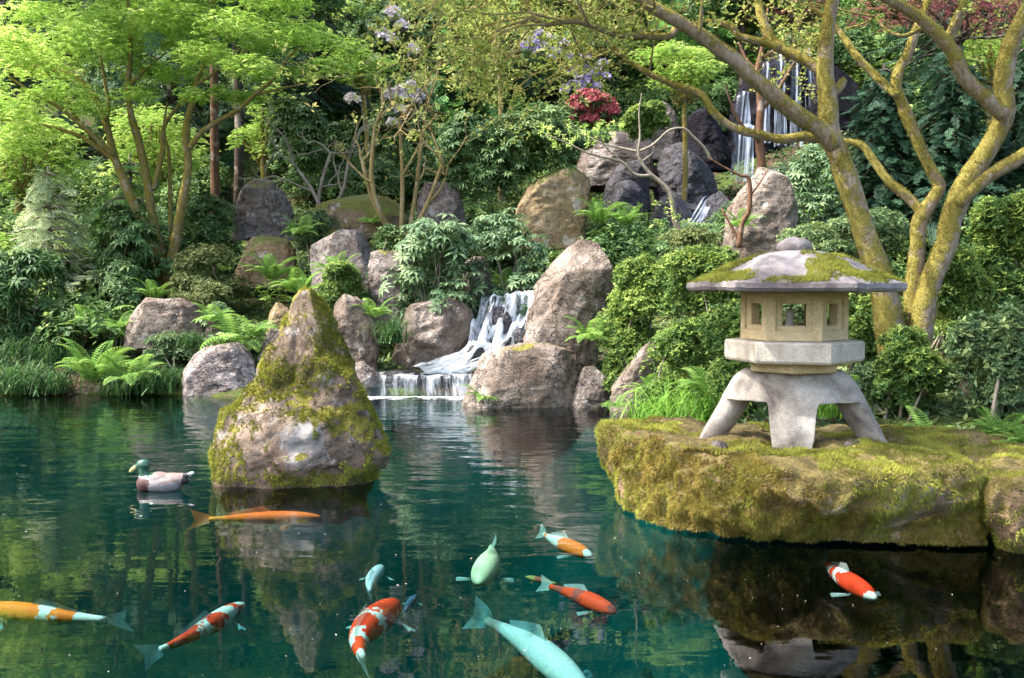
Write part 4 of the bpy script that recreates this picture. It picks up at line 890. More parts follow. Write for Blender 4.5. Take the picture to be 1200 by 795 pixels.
def fin_mat(name, col):
    m = plain(name, col, .5, .3, .35); nt = m.node_tree; out = [n for n in nt.nodes if n.type == 'OUTPUT_MATERIAL'][0]; sh = out.inputs[0].links[0].from_socket
    t = nt.nodes.new('ShaderNodeBsdfTransparent'); mx = N(nt, 'ShaderNodeMixShader', Fac=.45); nt.links.new(sh, mx.inputs[1]); nt.links.new(t.outputs[0], mx.inputs[2]); nt.links.new(mx.outputs[0], out.inputs[0]); return m
M_FINW = fin_mat('pale fin', (.6, .68, .66)); M_FINO = fin_mat('orange fin', (.75, .22, .05)); M_FINB = fin_mat('bluish fin', (.25, .45, .5))
def koi(label, head, tail, dep, mat, fmat, width=1., bend=.05, pitch=0., cover=.12):
    A = WZ(*head, -dep); B = WZ(*tail, -dep - pitch)
    ax = A - B; Lg = np.linalg.norm(ax); x = ax / Lg; y = np.cross([0, 0, 1.], x); y /= np.linalg.norm(y); z = np.cross(x, y)
    mat = koi_mat(label.split(' koi')[0] + ' koi skin', axis=tuple(-x / Lg), **mat)
    def T(P): P = np.asarray(P, float) * Lg; return A[None] - 0 + (P[:, :1] * x + P[:, 1:2] * y + P[:, 2:3] * z)
    def bendy(s): return bend * math.sin(s * 4.2) * s
    S = np.array([0, .012, .035, .07, .12, .19, .27, .35, .43, .51, .59, .67, .74, .79, .83])
    Wd = np.array([.008, .026, .042, .058, .073, .086, .092, .092, .086, .075, .061, .046, .034, .027, .024]) * width * .76
    Hh = np.array([.008, .026, .043, .062, .08, .096, .105, .106, .1, .088, .072, .055, .042, .036, .036]) * width * .66
    rings = []
    for s, w, h in zip(S, Wd, Hh):
        rings.append(T([(-s, bendy(s) + w * math.cos(a), (h * math.sin(a)) * (1.0 if math.sin(a) > 0 else .9)) for a in np.arange(20) * 2 * math.pi / 20]))
    V, Fs = loft([list(map(tuple, r_)) for r_ in rings])
    V_ = V
    o = obj('koi', V_, Fs, mat, loc=A, smooth=True); tag(o, label, 'koi')
    def fin(nm, P, faces):
        V = T(P); obj(nm, V, faces, fmat, o, smooth=True)
    # tail fin: forked fan, twisted a little so it shows from above
    P, fq = [], []
    for k in range(7):
        t = k / 6; a = (t - .5) * 2; ln = .17 + .05 * abs(a); s0 = .82
        for q in range(5):
            u = q / 4; s = s0 + ln * u * .7; ang = a * .62 * u
            P.append((-s, bendy(s) + a * .05 * u + .02 * math.sin(3 * u + a), a * (.024 + .046 * u)))
    for k in range(6):
        for q in range(4): fq.append((k * 5 + q, k * 5 + q + 1, (k + 1) * 5 + q + 1, (k + 1) * 5 + q))
    fin('tail_fin', P, np.array(fq))
    P, fq = [], []
    for k in range(9):
        t = k / 8; s = .36 + .3 * t; h = np.interp(s, S, Hh)
        P += [(-s, bendy(s), h * .95), (-s - .035, bendy(s) + .012, h * .95 + .05 * (1 - t * .75) * min(1, t * 6 + .3))]
    for k in range(8): fq.append((2 * k, 2 * k + 1, 2 * k + 3, 2 * k + 2))
    fin('dorsal_fin', P, np.array(fq))
    for sd in (-1, 1):
        P, fq = [], []
        for k in range(6):
            t = k / 5; r0 = (.2 + .02 * t); a = R(38 + 34 * t); ln = .13 * (1 - .35 * abs(t - .35))
            for q in range(4):
                u = q / 3; P.append((-r0 - ln * u * math.cos(a), bendy(.2) + sd * (.07 * width + ln * u * math.sin(a)), -.035 - .02 * u + .01 * math.sin(t * 6)))
        for k in range(5):
            for q in range(3): fq.append((k * 4 + q, k * 4 + q + 1, (k + 1) * 4 + q + 1, (k + 1) * 4 + q))
        fin('pectoral_fin', P, np.array(fq))
    return o
WHT = (.72, .70, .66); RED = (.72, .05, .018); ORG = (.80, .15, .015)
koi('plain orange koi lying straight just below the surface under the pyramid boulder', (376, 606), (218, 609), 0.15, dict(base=ORG, patch=(.75, .26, .04), bands=[(.7, .98)]), M_FINO, .72, .01)
koi('orange and white koi cut off by the left edge of the photo', (-25, 712), (155, 730), 0.27, dict(base=WHT, patch=ORG, bands=[(-.0, .44), (.52, .66)]), M_FINB, .8, .03)
koi('slim red and white koi pointing up right below the duck', (286, 708), (168, 775), 0.31, dict(base=WHT, patch=RED, bands=[(.1, .18), (.33, .46), (.54, .74)]), M_FINB, .85, -.05)
koi('small plain whitish koi swimming below the pyramid boulder', (447, 664), (428, 700), 0.33, dict(base=(.66, .60, .66)), M_FINW, 1.0, .05)
koi('bright red and white koi with spread white fins at the bottom centre', (464, 706), (404, 788), 0.27, dict(base=WHT, patch=RED, bands=[(.01, .36), (.42, .58), (.68, .80)]), M_FINW, 1.15, .12)
koi('plump cream koi with two white side fins in the middle of the pond', (562, 684), (580, 636), 0.29, dict(base=(.74, .70, .46)), M_FINW, 1.25, .03)
koi('white koi with an orange back patch under the waterline of the slab corner', (693, 652), (626, 622), 0.25, dict(base=WHT, patch=ORG, bands=[(.09, .44), (.74, .79)]), M_FINW, 1., -.03)
koi('dark red koi with white side fins in front of the mossy slab', (722, 718), (632, 682), 0.29, dict(base=(.34, .07, .06), patch=(.75, .06, .02), bands=[(.06, .4), (.5, .66), (.76, .84)], dark=(.08, .03, .035)), M_FINW, 1.05, .04)
koi('large plain bluish white koi cut off by the bottom edge of the photo', (690, 812), (556, 714), 0.40, dict(base=(.46, .50, .49)), M_FINB, .85, .05)
koi('white koi with orange red patches in the shade right of the slab middle', (1026, 702), (954, 652), 0.10, dict(base=WHT, patch=RED, bands=[(.07, .40), (.5, .60), (.70, .76)]), M_FINW, .95, -.04)
koi('faint lilac koi deep in the water right of the bright red and white koi', (488, 698), (470, 722), 0.68, dict(base=(.22, .13, .22)), M_FINW, .9, .03)
koi('faint small amber koi deep beside the tail of the dark red koi', (616, 676), (660, 686), 0.36, dict(base=(.5, .3, .1), patch=(.4, .08, .05), bands=[(.3, .6)]), M_FINO, .9, .02)
# ------------------------------------------------------------------ plants
KIND = {  # template, leaf size, leaves per m2 of crown face, up bias, out bias, leaf material, stem material
 'rhodo': (T_RHODO, .16, 190, .7, .7, M_RHODO, M_TWIG), 'rhodob': (T_RHODO, .17, 120, .9, .5, M_RHODOB, M_TWIG), 'rhodos': (T_RHODO2, .11, 300, .7, .7, M_RHODO, M_TWIG),
 'azalea': (T_SPRIG, .043, 2500, .6, .8, M_AZAL, M_TWIG), 'azaled': (T_SPRIG, .043, 2400, .6, .8, M_AZALD, M_TWIG), 'heath': (T_SPRIG, .045, 1500, .7, .6, M_HEATH, M_TWIG),
 'forest': (T_CLUMP, .13, 260, .6, .6, M_FOREST, M_BARKD), 'maple': (T_MAPLE, .11, 420, 1.2, .3, M_MAPLE, M_BARKL), 'lime': (T_MAPLE, .12, 330, 1.1, .4, M_LIME, M_BARKL),
 'red': (T_SPRIG, .07, 900, .7, .7, M_RED, M_TWIG), 'redleaf': (T_MAPLE, .13, 260, 1., .4, M_REDLEAF, M_BARKD), 'olive': (T_CLUMP, .06, 200, .8, .4, M_OLIVE, M_TWIGO),
}
def crown(r, C, Rr, n, T, size, up, out, shell=.4, hemi=-.35, jit=.55):
    w = Rr[:, 0] * Rr[:, 2]; k = r.choice(len(C), n, p=w / w.sum())
    D = r.normal(0, 1, (n, 3)); D /= np.linalg.norm(D, axis=1)[:, None]
    lo = D[:, 2] < hemi; D[lo, 2] *= -1
    P = C[k] + Rr[k] * D * (1 - shell * r.random((n, 1)) ** 1.7)
    P = C[k] + (P - C[k]) * (1.04 + .3 * fbm(P * (.9 / np.median(Rr[:, 0])), 31, 3))[:, None] + r.normal(0, size * .25, P.shape)
    keep = np.ones(n, bool)
    for a in range(len(C)):
        q = ((P - C[a]) / Rr[a]); keep &= ~((np.sum(q * q, 1) < .36) & (k != a))
    P, D, k = P[keep], D[keep], k[keep]; m = len(P)
    nn = D * out + np.array([0, 0, up]) + r.normal(0, jit * .6, (m, 3))
    tone = r.random(len(C)) * .35
    rnd = np.clip(.12 + tone[k] + .4 * r.random(m) + .4 * (r.random(m) < .16), 0, 1)
    return scatter(T, P, frames(nn, r.random(m) * 6.28), size * (.7 + .6 * r.random(m)), rnd, r)
def blobs(r, c, half, K, rs=(.36, .56), flat=1.):
    D = r.normal(0, 1, (K, 3)); D /= np.linalg.norm(D, axis=1)[:, None]; D *= (r.random((K, 1)) ** .45) * .68
    C = np.array(c) + D * np.array(half)
    s = r.uniform(*rs, (K, 1)); Rr = s * np.array(half) * np.array([1, 1, 1.05 * flat])
    m = np.min(half); Rr = np.minimum(Rr, m * 1.1 * np.array([1, 1, flat]))
    return C, np.maximum(Rr, .08)
def stems(r, base, C, n, r0, spread=.15, mat=None):
    out = []
    for k in range(n):
        t = C[k % len(C)]; b = np.array(base) + np.append(r.normal(0, spread, 2), 0); b[2] -= .05
        mid = b + (t - b) * .5 + r.normal(0, .12, 3) * np.linalg.norm(t - b) * .5 + np.array([0, 0, .1]) * np.linalg.norm(t - b)
        out.append(tube([b, mid, t], [r0, r0 * .7, r0 * .3], 6, rough=.15, seed=k))
    return join(out)
SEED = [100]
TIPS = {'azalea': .22, 'azaled': .12, 'rhodos': .1}
def bush(name, label, cat, box, d, kind, K=9, group=None, hy=None, dens=1., size=1., rs=(.36, .56), nst=7, blossoms=None, hemi=-.35, base_up=None):
    SEED[0] += 1; r = np.random.default_rng(SEED[0])
    x0, y0, x1, y1 = box; c = W((x0 + x1) / 2, (y0 + y1) / 2, d); half = np.array([(x1 - x0) / 2 * d / F, 0, (y1 - y0) / 2 * d / F])
    half[1] = hy if hy else min(max(half[0] * .75, half[2] * .6), 1.6)
    T, sz, den, up, out, ml, mst = KIND[kind]
    if kind in ('azalea', 'azaled'): K, rs = int(K * 2.2), (.2, .42)
    C, Rr = blobs(r, c, half, K, rs)
    gz = g1(c[0], c[1]); lowz = c[2] - half[2] * .75; area = half[0] * half[2]
    if lowz > gz + .1 and lowz - gz < 2.6 and d < 20:            # foliage down to the ground
        k2 = int(4 + 5 * (lowz - gz) / max(half[2], .2)); ang = r.random(k2) * 6.28; q = r.random(k2) ** .5 * .8
        C2 = np.column_stack([c[0] + np.cos(ang) * q * half[0] * .85, c[1] + np.sin(ang) * q * half[1], r.uniform(gz + .1, lowz + .1, k2)]); R2 = np.tile(np.minimum(half * .55, .6), (k2, 1)) * r.uniform(.6, 1.1, (k2, 1)); C = np.vstack([C, C2]); Rr = np.vstack([Rr, R2]); area += half[0] * (lowz - gz) * .5
    n = int(den * dens * 4 * area / size ** 1.6 * 1.35)
    base = (c[0], c[1], g1(c[0], c[1]))
    o = empty(name, base, label, cat, group)
    V, Fa, rr = crown(r, C, Rr, n, T, sz * size, up, out, hemi=hemi)
    if kind in TIPS:                                  # fresh upright shoots
        nn = int(n * TIPS[kind]); k = r.integers(0, len(C), nn); D = r.normal(0, 1, (nn, 3)); D[:, 2] = np.abs(D[:, 2]) + .2; D /= np.linalg.norm(D, axis=1)[:, None]
        P = C[k] + Rr[k] * D * r.uniform(1., 1.12, (nn, 1)); v2, f2, r2 = scatter(T, P, frames(D * .4 + np.array([0, 0, 1.]) + r.normal(0, .25, (nn, 3)), r.random(nn) * 6.28), sz * size * r.uniform(.8, 1.4, nn), .8 + .2 * r.random(nn), r, .06)
        V, Fa = join([(V, Fa), (v2, f2)]); rr = np.concatenate([rr, r2])
    obj('foliage', V, Fa, ml, o, rnd=rr)
    if d < 20:
        sv, sf = stems(r, (c[0], c[1] , min(base[2], c[2] - half[2] * .9)), C, nst, .012 + .012 * half[2]); obj('stems', sv, sf, mst, o, smooth=True)
    if blossoms:
        bm, nb, bs, pts = blossoms
        if pts is None:
            k = r.choice(len(C), nb); D = r.normal(0, 1, (nb, 3)); D[:, 1] = -abs(D[:, 1]) - .3; D[:, 2] = abs(D[:, 2]); D /= np.linalg.norm(D, axis=1)[:, None]
            Q = C[k] + Rr[k] * D * 1.02
        else: Q = np.array([W(a, b, d - half[1] * .8) for a, b in pts])
        P = np.repeat(Q, 26, 0); D = r.normal(0, 1, (len(P), 3)); D[:, 2] = np.abs(D[:, 2]) * .8; D /= np.linalg.norm(D, axis=1)[:, None]
        V, Fa, rr = scatter(t_diamonds(4, 25, .8, 5, .2), P + D * bs * .7, frames(D, r.random(len(P)) * 6.28), bs * .55 * (.7 + .6 * r.random(len(P))), r.random(len(P)), r)
        obj('blossoms', V, Fa, bm, o, rnd=rr)
    return o

# ferns and sedges ---------------------------------------------------
def frond(r, az, Lg, rise, pairs=20, wid=.26):
    t = np.linspace(0, 1, pairs + 1); el = R(rise)
    cur = R(r.uniform(70, 115)); ang = el - cur * t ** 1.5
    seg = Lg / pairs; rad = np.concatenate([[0], np.cumsum(np.cos(ang[:-1]) * seg)]); zz = np.concatenate([[0], np.cumsum(np.sin(ang[:-1]) * seg)])
    dirh = np.array([math.cos(az), math.sin(az), 0]); side = np.array([-math.sin(az), math.cos(az), 0]); roll = r.normal(0, .35)
    P = dirh * rad[:, None] + np.array([0, 0, 1.]) * zz[:, None]
    tv, tf = np.zeros((0, 3)), []
    V, Fq = [], []
    for k in range(2, pairs + 1):
        u = t[k]; l = wid * Lg * (math.sin(math.pi * min(1, (u * .92 + .08)) ** .75) ** .8 + .03)
        tang = P[k] - P[k - 1]; tang /= np.linalg.norm(tang); up = np.cross(side, -tang)
        for s in (-1, 1):
            dv = side * s * math.cos(roll * s) * .95 + tang * .38 + up * (-.14 + math.sin(roll) * s * .5); dv /= np.linalg.norm(dv)
            w = tang * seg * .46; b = P[k]; n = len(V)
            V += [b - w * .5, b + dv * l * .55 - w + up * .004, b + dv * l - up * l * .12, b + dv * l * .55 + w * .9]
            Fq.append((n, n + 1, n + 2, n + 3))
    n = len(V); q = side * .005
    for k in range(pairs):
        V += [P[k] - q, P[k] + q, P[k + 1] + q * .7, P[k + 1] - q * .7]; Fq.append((n, n + 1, n + 2, n + 3)); n += 4
    return np.array(V), np.array(Fq)
def fern_geo(seed, nf, Lg, pairs=20, wid=.26, rise=(40, 80)):
    r = np.random.default_rng(seed); parts, rn = [], []
    for k in range(nf):
        v, f = frond(r, 2 * math.pi * k / nf + r.normal(0, .25), Lg * r.uniform(.65, 1.1), r.uniform(*rise), pairs, wid); v = v + np.append(r.normal(0, .03, 2), 0)
        parts.append((v, f)); rn.append(np.clip(r.uniform(.2, .8) + r.normal(0, .08, len(f)), 0, 1))
    V, Fs = join(parts); return V, Fs, np.concatenate(rn)
FERNS = []
def fern(label, px, py, d, scale, proto=0, rot=0., zoff=0., group=None):
    if not FERNS:
        for s, nf, L_, pr, wd, rise in ((1, 17, 1., 22, .2, (48, 84)), (2, 13, 1., 18, .24, (35, 75)), (3, 9, 1., 16, .22, (25, 60))):
            V, Fs, rn = fern_geo(s, nf, L_, pr, wd, rise); FERNS.append(mesh_data('fern', V, Fs, M_FERN, rnd=rn))
    P = W(px, py, d); o = bpy.data.objects.new('fern', FERNS[proto]); COL.objects.link(o)
    o.location = (P[0], P[1], P[2] + zoff); o.scale = (scale,) * 3; o.rotation_euler = (0, 0, rot)
    return tag(o, label, 'fern', group)
def blades(r, n, Lg, w, spread, curl=1.2):
    V, Fq = [], []
    for k in range(n):
        az = r.uniform(0, 6.283); l = Lg * r.uniform(.5, 1.1); el = R(r.uniform(45, 88)); b = np.append(r.normal(0, spread, 2), 0)
        h = np.array([math.cos(az), math.sin(az), 0]); s = np.array([-math.sin(az), math.cos(az), 0]) * w
        p = b; a = el; base = len(V); m = 6
        for q in range(m + 1):
            ww = s * (1 - (q / m) ** 1.6) + s * .02; V += [p - ww, p + ww]
            p = p + (h * math.cos(a) + np.array([0, 0, math.sin(a)])) * l / m; a -= curl * (q + 1) / m * r.uniform(.5, 1.) * .55
        for q in range(m): Fq.append((base + 2 * q, base + 2 * q + 1, base + 2 * q + 3, base + 2 * q + 2))
    return np.array(V), np.array(Fq)
SEDG = {}
def sedge(label, px, py, d, scale, mat=M_GRASS, n=170, wide=.22, rot=0., group=None):
    key = (mat.name, n, wide)
    if key not in SEDG:
        r = np.random.default_rng(n + int(wide * 100)); V, Fq = blades(r, n, 1., .013, wide, 2.0); SEDG[key] = mesh_data('sedge', V, Fq, mat, rnd=np.repeat(r.random(n), 6))
    P = W(px, py, d); o = bpy.data.objects.new('sedge_clump', SEDG[key]); COL.objects.link(o); o.location = P; o.scale = (scale,) * 3; o.rotation_euler = (0, 0, rot)
    return tag(o, label, 'sedge', group)

# twigs ---------------------------------------------------------------
def grow(r, p, v, L_, rad, depth, out, tips, kids=(2, 4), spread=.6, grav=.0, wob=.18, ratio=.62):
    P = [p]; v = v / np.linalg.norm(v); n = 4
    for k in range(n):
        v = v + r.normal(0, wob, 3) + np.array([0, 0, grav]); v /= np.linalg.norm(v); p = p + v * L_ / n; P.append(p)
    out.append(tube(P, np.linspace(rad, rad * .55, n + 1), 5 if rad < .012 else 7))
    if depth == 0: tips.append((p, v)); return
    for k in range(r.integers(*kids)):
        t = r.uniform(.35, 1.) if k else 1.; q = P[max(1, int(t * n))]
        grow(r, q, v + r.normal(0, spread, 3), L_ * r.uniform(.5, .85), rad * ratio, depth - 1, out, tips, kids, spread, grav, wob, ratio)

# conifers --------------------------------------------------------------
def conifer(name, label, box, d, mat, n=1500, size=.5, group=None, trunk_top=None, bark=M_BARKD, tiers=16, tmpl=T_SPRAY, hyf=1.):
    SEED[0] += 1; r = np.random.default_rng(SEED[0]); x0, y0, x1, y1 = box
    cxp = (x0 + x1) / 2; B = W(cxp, y1, d); Tp = W(cxp, y0, d); zg = g1(B[0], d); half = (x1 - x0) / 2 * d / F
    o = empty(name, (B[0], d, zg), label, 'tree', group)
    H = Tp[2] - B[2]; P, Yd = [], []
    per = max(4, n // tiers // 12)
    lim = []
    for k in range(tiers):
        t = (k + .3 * r.random()) / tiers; z = B[2] + H * t; rad = half * (1 - t) ** .75 + .12
        nb = int(6 + 6 * (1 - t))
        for q in range(nb):
            az = 2 * math.pi * (q + r.random() * .7) / nb; l = rad * r.uniform(.7, 1.15)
            hd = np.array([math.cos(az), math.sin(az) * hyf, 0])
            m = max(3, int(per * l / half))
            tt = r.uniform(.2, 1., m); drop = -.35 * l * tt ** 2 + .08 * l
            pp = np.array([B[0], d, z]) + hd * (l * tt)[:, None] + np.array([0, 0, 1]) * drop[:, None] + r.normal(0, .07, (m, 3))
            dd = hd + np.array([0, 0, -.35]) + r.normal(0, .5, (m, 3)); P.append(pp); Yd.append(dd)
            lim.append(tube([(B[0], d, z), np.array([B[0], d, z]) + hd * l * .5 + np.array([0, 0, .03 * l]), np.array([B[0], d, z]) + hd * l * .95 + np.array([0, 0, -.25 * l])], [.03, .02, .006], 5))
    P = np.concatenate(P); Yd = np.concatenate(Yd); m = len(P)
    V, Fa, rr = scatter(tmpl, P, frames_y(Yd, np.array([[0, 0, 1.]]) + r.normal(0, .2, (m, 3))), size * (.6 + .7 * r.random(m)), r.random(m) * .9, r)
    obj('crown', V, Fa, mat, o, rnd=rr)
    V, Fs = join([tube([(B[0], d, zg - .2), (B[0], d, (zg + Tp[2]) / 2), (B[0], d, Tp[2])], [.05 + H * .018, .03 + H * .012, .02], 9, rough=.1)] + lim); obj('trunk', V, Fs, bark, o, smooth=True)
    return o
def tree(name, label, box, d, kind, K=14, group=None, dens=1., size=1., trunk=.16, bark=None, lean=0., hy=None, flat=.8, foot=None):
    SEED[0] += 1; r = np.random.default_rng(SEED[0]); x0, y0, x1, y1 = box
    c = W((x0 + x1) / 2, (y0 + y1) / 2, d); half = np.array([(x1 - x0) / 2 * d / F, 0, (y1 - y0) / 2 * d / F]); half[1] = hy or min(half[0] * .8, 3.)
    T, sz, den, up, out, ml, mst = KIND[kind]
    C, Rr = blobs(r, c, half, K, (.3, .48), flat)
    bx = W(foot, 300, d)[0] if foot is not None else c[0] + lean; zg = g1(bx, d); o = empty(name, (bx, d, zg), label, 'tree', group)
    V, Fa, rr = crown(r, C, Rr, int(den * dens * 4 * half[0] * half[2] / size ** 1.6), T, sz * size, up, out, .5, -.6)
    obj('crown', V, Fa, ml, o, rnd=rr)
    fork = np.array([bx + (c[0] - bx) * .4, d, max(zg + .5, c[2] - half[2] * .7)])
    pr = [tube([(bx, d, zg - .2), (bx * .8 + fork[0] * .2 + .06, d, (zg + fork[2]) / 2), fork, (c[0], d, c[2] + half[2] * .4)], [trunk * 1.2, trunk, trunk * .85, trunk * .3], 10, rough=.12)]
    for q in C: pr.append(tube([fork + r.normal(0, .1, 3), fork * .5 + q * .5 + r.normal(0, .15, 3), q], [trunk * .45, trunk * .3, .012], 6))
    V, Fs = join(pr); obj('trunk', V, Fs, bark or mst, o, smooth=True)
    return o

# --- left bank
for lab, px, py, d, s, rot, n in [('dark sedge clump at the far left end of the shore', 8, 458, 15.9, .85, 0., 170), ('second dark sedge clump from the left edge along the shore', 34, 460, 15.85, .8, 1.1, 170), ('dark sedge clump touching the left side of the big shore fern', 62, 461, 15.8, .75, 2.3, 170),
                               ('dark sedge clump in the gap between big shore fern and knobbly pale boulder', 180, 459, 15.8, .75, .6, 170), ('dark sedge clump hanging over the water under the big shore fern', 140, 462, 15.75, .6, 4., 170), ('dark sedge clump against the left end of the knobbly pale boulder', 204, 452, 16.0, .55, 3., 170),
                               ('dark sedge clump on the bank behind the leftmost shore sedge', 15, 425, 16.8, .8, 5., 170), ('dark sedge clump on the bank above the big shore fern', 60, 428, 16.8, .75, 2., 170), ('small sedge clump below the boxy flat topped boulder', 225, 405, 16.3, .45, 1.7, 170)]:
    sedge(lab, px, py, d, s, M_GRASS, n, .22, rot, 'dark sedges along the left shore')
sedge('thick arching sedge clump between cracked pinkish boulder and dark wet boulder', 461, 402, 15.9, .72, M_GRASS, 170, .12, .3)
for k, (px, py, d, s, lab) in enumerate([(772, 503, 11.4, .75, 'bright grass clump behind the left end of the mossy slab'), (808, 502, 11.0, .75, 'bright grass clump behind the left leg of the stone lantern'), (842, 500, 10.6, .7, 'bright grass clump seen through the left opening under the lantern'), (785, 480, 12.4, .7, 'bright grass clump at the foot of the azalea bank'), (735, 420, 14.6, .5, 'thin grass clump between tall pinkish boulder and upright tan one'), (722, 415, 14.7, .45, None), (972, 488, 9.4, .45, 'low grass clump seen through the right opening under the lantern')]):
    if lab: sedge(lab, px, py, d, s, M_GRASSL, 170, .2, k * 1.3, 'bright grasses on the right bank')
fern('large bright fern arching over the water on the left shore', 110, 450, 15.9, 1.0, 0, .3)
fern('smaller bright fern at the right side of the large shore fern', 150, 448, 15.8, .75, 1, 1.3)
fern('tall loose fern higher up behind the large shore fern', 112, 392, 17.0, .8, 1, 2.)
fern('dense bright fern directly under the left maple trunk', 180, 353, 18.6, .6, 0, .9)
fern('upright bright fern between boxy boulder and pyramid stone', 282, 408, 16.4, .95, 1, .2)
fern('fern in front of the brownish block on the left slope', 318, 330, 18.6, .75, 0, 1.)
fern('fern behind the tip of the pyramid stone', 352, 345, 17.6, .7, 1, 2.2)
fern('bright fern left of the rounded pinkish grey boulder', 396, 325, 17.6, .62, 0, 2.7)
fern('small fern on the ledge below the twiggy shrub', 436, 262, 19.6, .5, 2, .5)
fern('bright fern bunch right of the squared brown block', 702, 264, 20.0, .75, 0, .5)
fern('second bright fern to the right of the squared brown block', 735, 266, 19.8, .6, 0, 1.5)
fern('little fern sprouting from the flat brown boulder beside the cascade', 568, 470, 14.1, .42, 2, 3.9)
fern('leafy fern growing on the face of the tall pinkish boulder', 692, 400, 14.4, .55, 1, .4)
fern('fern under the azaleas at the right edge behind the mossy slab', 1175, 522, 8.3, .45, 0, .8)
fern('fern fronds lying flat between lantern slab and right azaleas', 1090, 512, 8.5, .42, 2, 2.8)
fern('fern drooping over the slab end at the right edge', 1205, 530, 7.9, .4, 1, 1.8)
fern('fern at the foot of the azaleas just left of the lantern', 835, 470, 11.2, .6, 0, 2.8)
fern('small fern seen beneath the lantern on its right side', 985, 470, 9.6, .45, 1, .3)
fern('fern hanging beside the boulder below the bare branch tree', 768, 470, 13.0, .6, 1, 2.)
fern('fern next to the pinkish leaning boulder by the upper stream', 868, 268, 14.8, .45, 1, .2)

fern('fern tucked between the boxy boulder and the small dark stone', 250, 378, 16.7, .5, 1, .4)
fern('low fern left of the boxy flat topped boulder', 140, 385, 16.8, .55, 2, 2.4)
fern('fern spilling between cracked pinkish boulder and post like rock', 440, 372, 16.2, .5, 1, 4.)
fern('fern on the slope left of the brownish block', 262, 318, 19.4, .6, 2, 1.2)
fern('fern above the cascade lip behind the grey block', 590, 335, 17.8, .5, 1, 5.)
fern('fern at the left foot of the squared brown block', 600, 282, 19.6, .6, 1, 3.3)
fern('fern between the rounded boulder and ledge stone', 352, 276, 19.4, .6, 1, .8)
fern('fern at the waterline between small grey boulder and upright tan one', 722, 478, 13.4, .3, 2, 2.)
bush('rhododendron', 'dark rhododendron with drooping leaves at the far left edge above the sedges', 'rhododendron', (-40, 285, 72, 405), 17.4, 'rhodo', 9)
bush('shrub', 'dark low shrub on the bank between the left sedges and the tall loose fern', 'shrub', (50, 345, 130, 420), 17.4, 'rhodos', 8)
bush('shrub', 'dark leafy shrub below the left maple trunk beside the pale hemlock', 'shrub', (95, 235, 190, 345), 19.6, 'rhodo', 10)
bush('shrub', 'low dark shrub left of the boxy flat topped boulder', 'shrub', (118, 330, 170, 392), 17.6, 'rhodos', 7)
bush('heath_mound', 'low brownish green heath mound right of the left maple foot', 'heath', (200, 288, 300, 362), 18.8, 'heath', 9, hemi=-.1)
bush('heath_mound', 'small brownish green heath cushion above the boxy flat topped boulder', 'heath', (210, 325, 275, 362), 18.0, 'heath', 6, hemi=-.1)
bush('shrub', 'pale leaved low shrub between boxy boulder and upright fern', 'shrub', (230, 345, 275, 395), 17.1, 'rhodob', 5, size=.6)
bush('shrub', 'small dark shrub under the boxy boulder above the pale shore boulder', 'shrub', (165, 388, 240, 425), 16.5, 'azaled', 7)
bush('shrub', 'leafy green bush between the maple trunks and the conifer trunk', 'shrub', (195, 225, 285, 300), 21.0, 'rhodos', 8)
bush('shrub', 'green shrub covering the slope right of the tall pointed rock', 'shrub', (330, 245, 400, 300), 19.8, 'azaled', 7)
bush('shrub', 'feathery bright shrub in front of the rounded pinkish grey boulder', 'shrub', (372, 300, 430, 340), 17.0, 'azalea', 6, size=.9)
conifer('hemlock', 'pale silvery young hemlock on the left slope above the dark rhododendron', (10, 195, 110, 335), 19.5, M_PALE, 900, .42, tiers=11, bark=M_TWIG)
conifer('hemlock', 'dim bluish young hemlock behind the forked left maple trunk', (105, 180, 205, 315), 21.5, M_CONIFB, 800, .42, tiers=10, bark=M_TWIG)

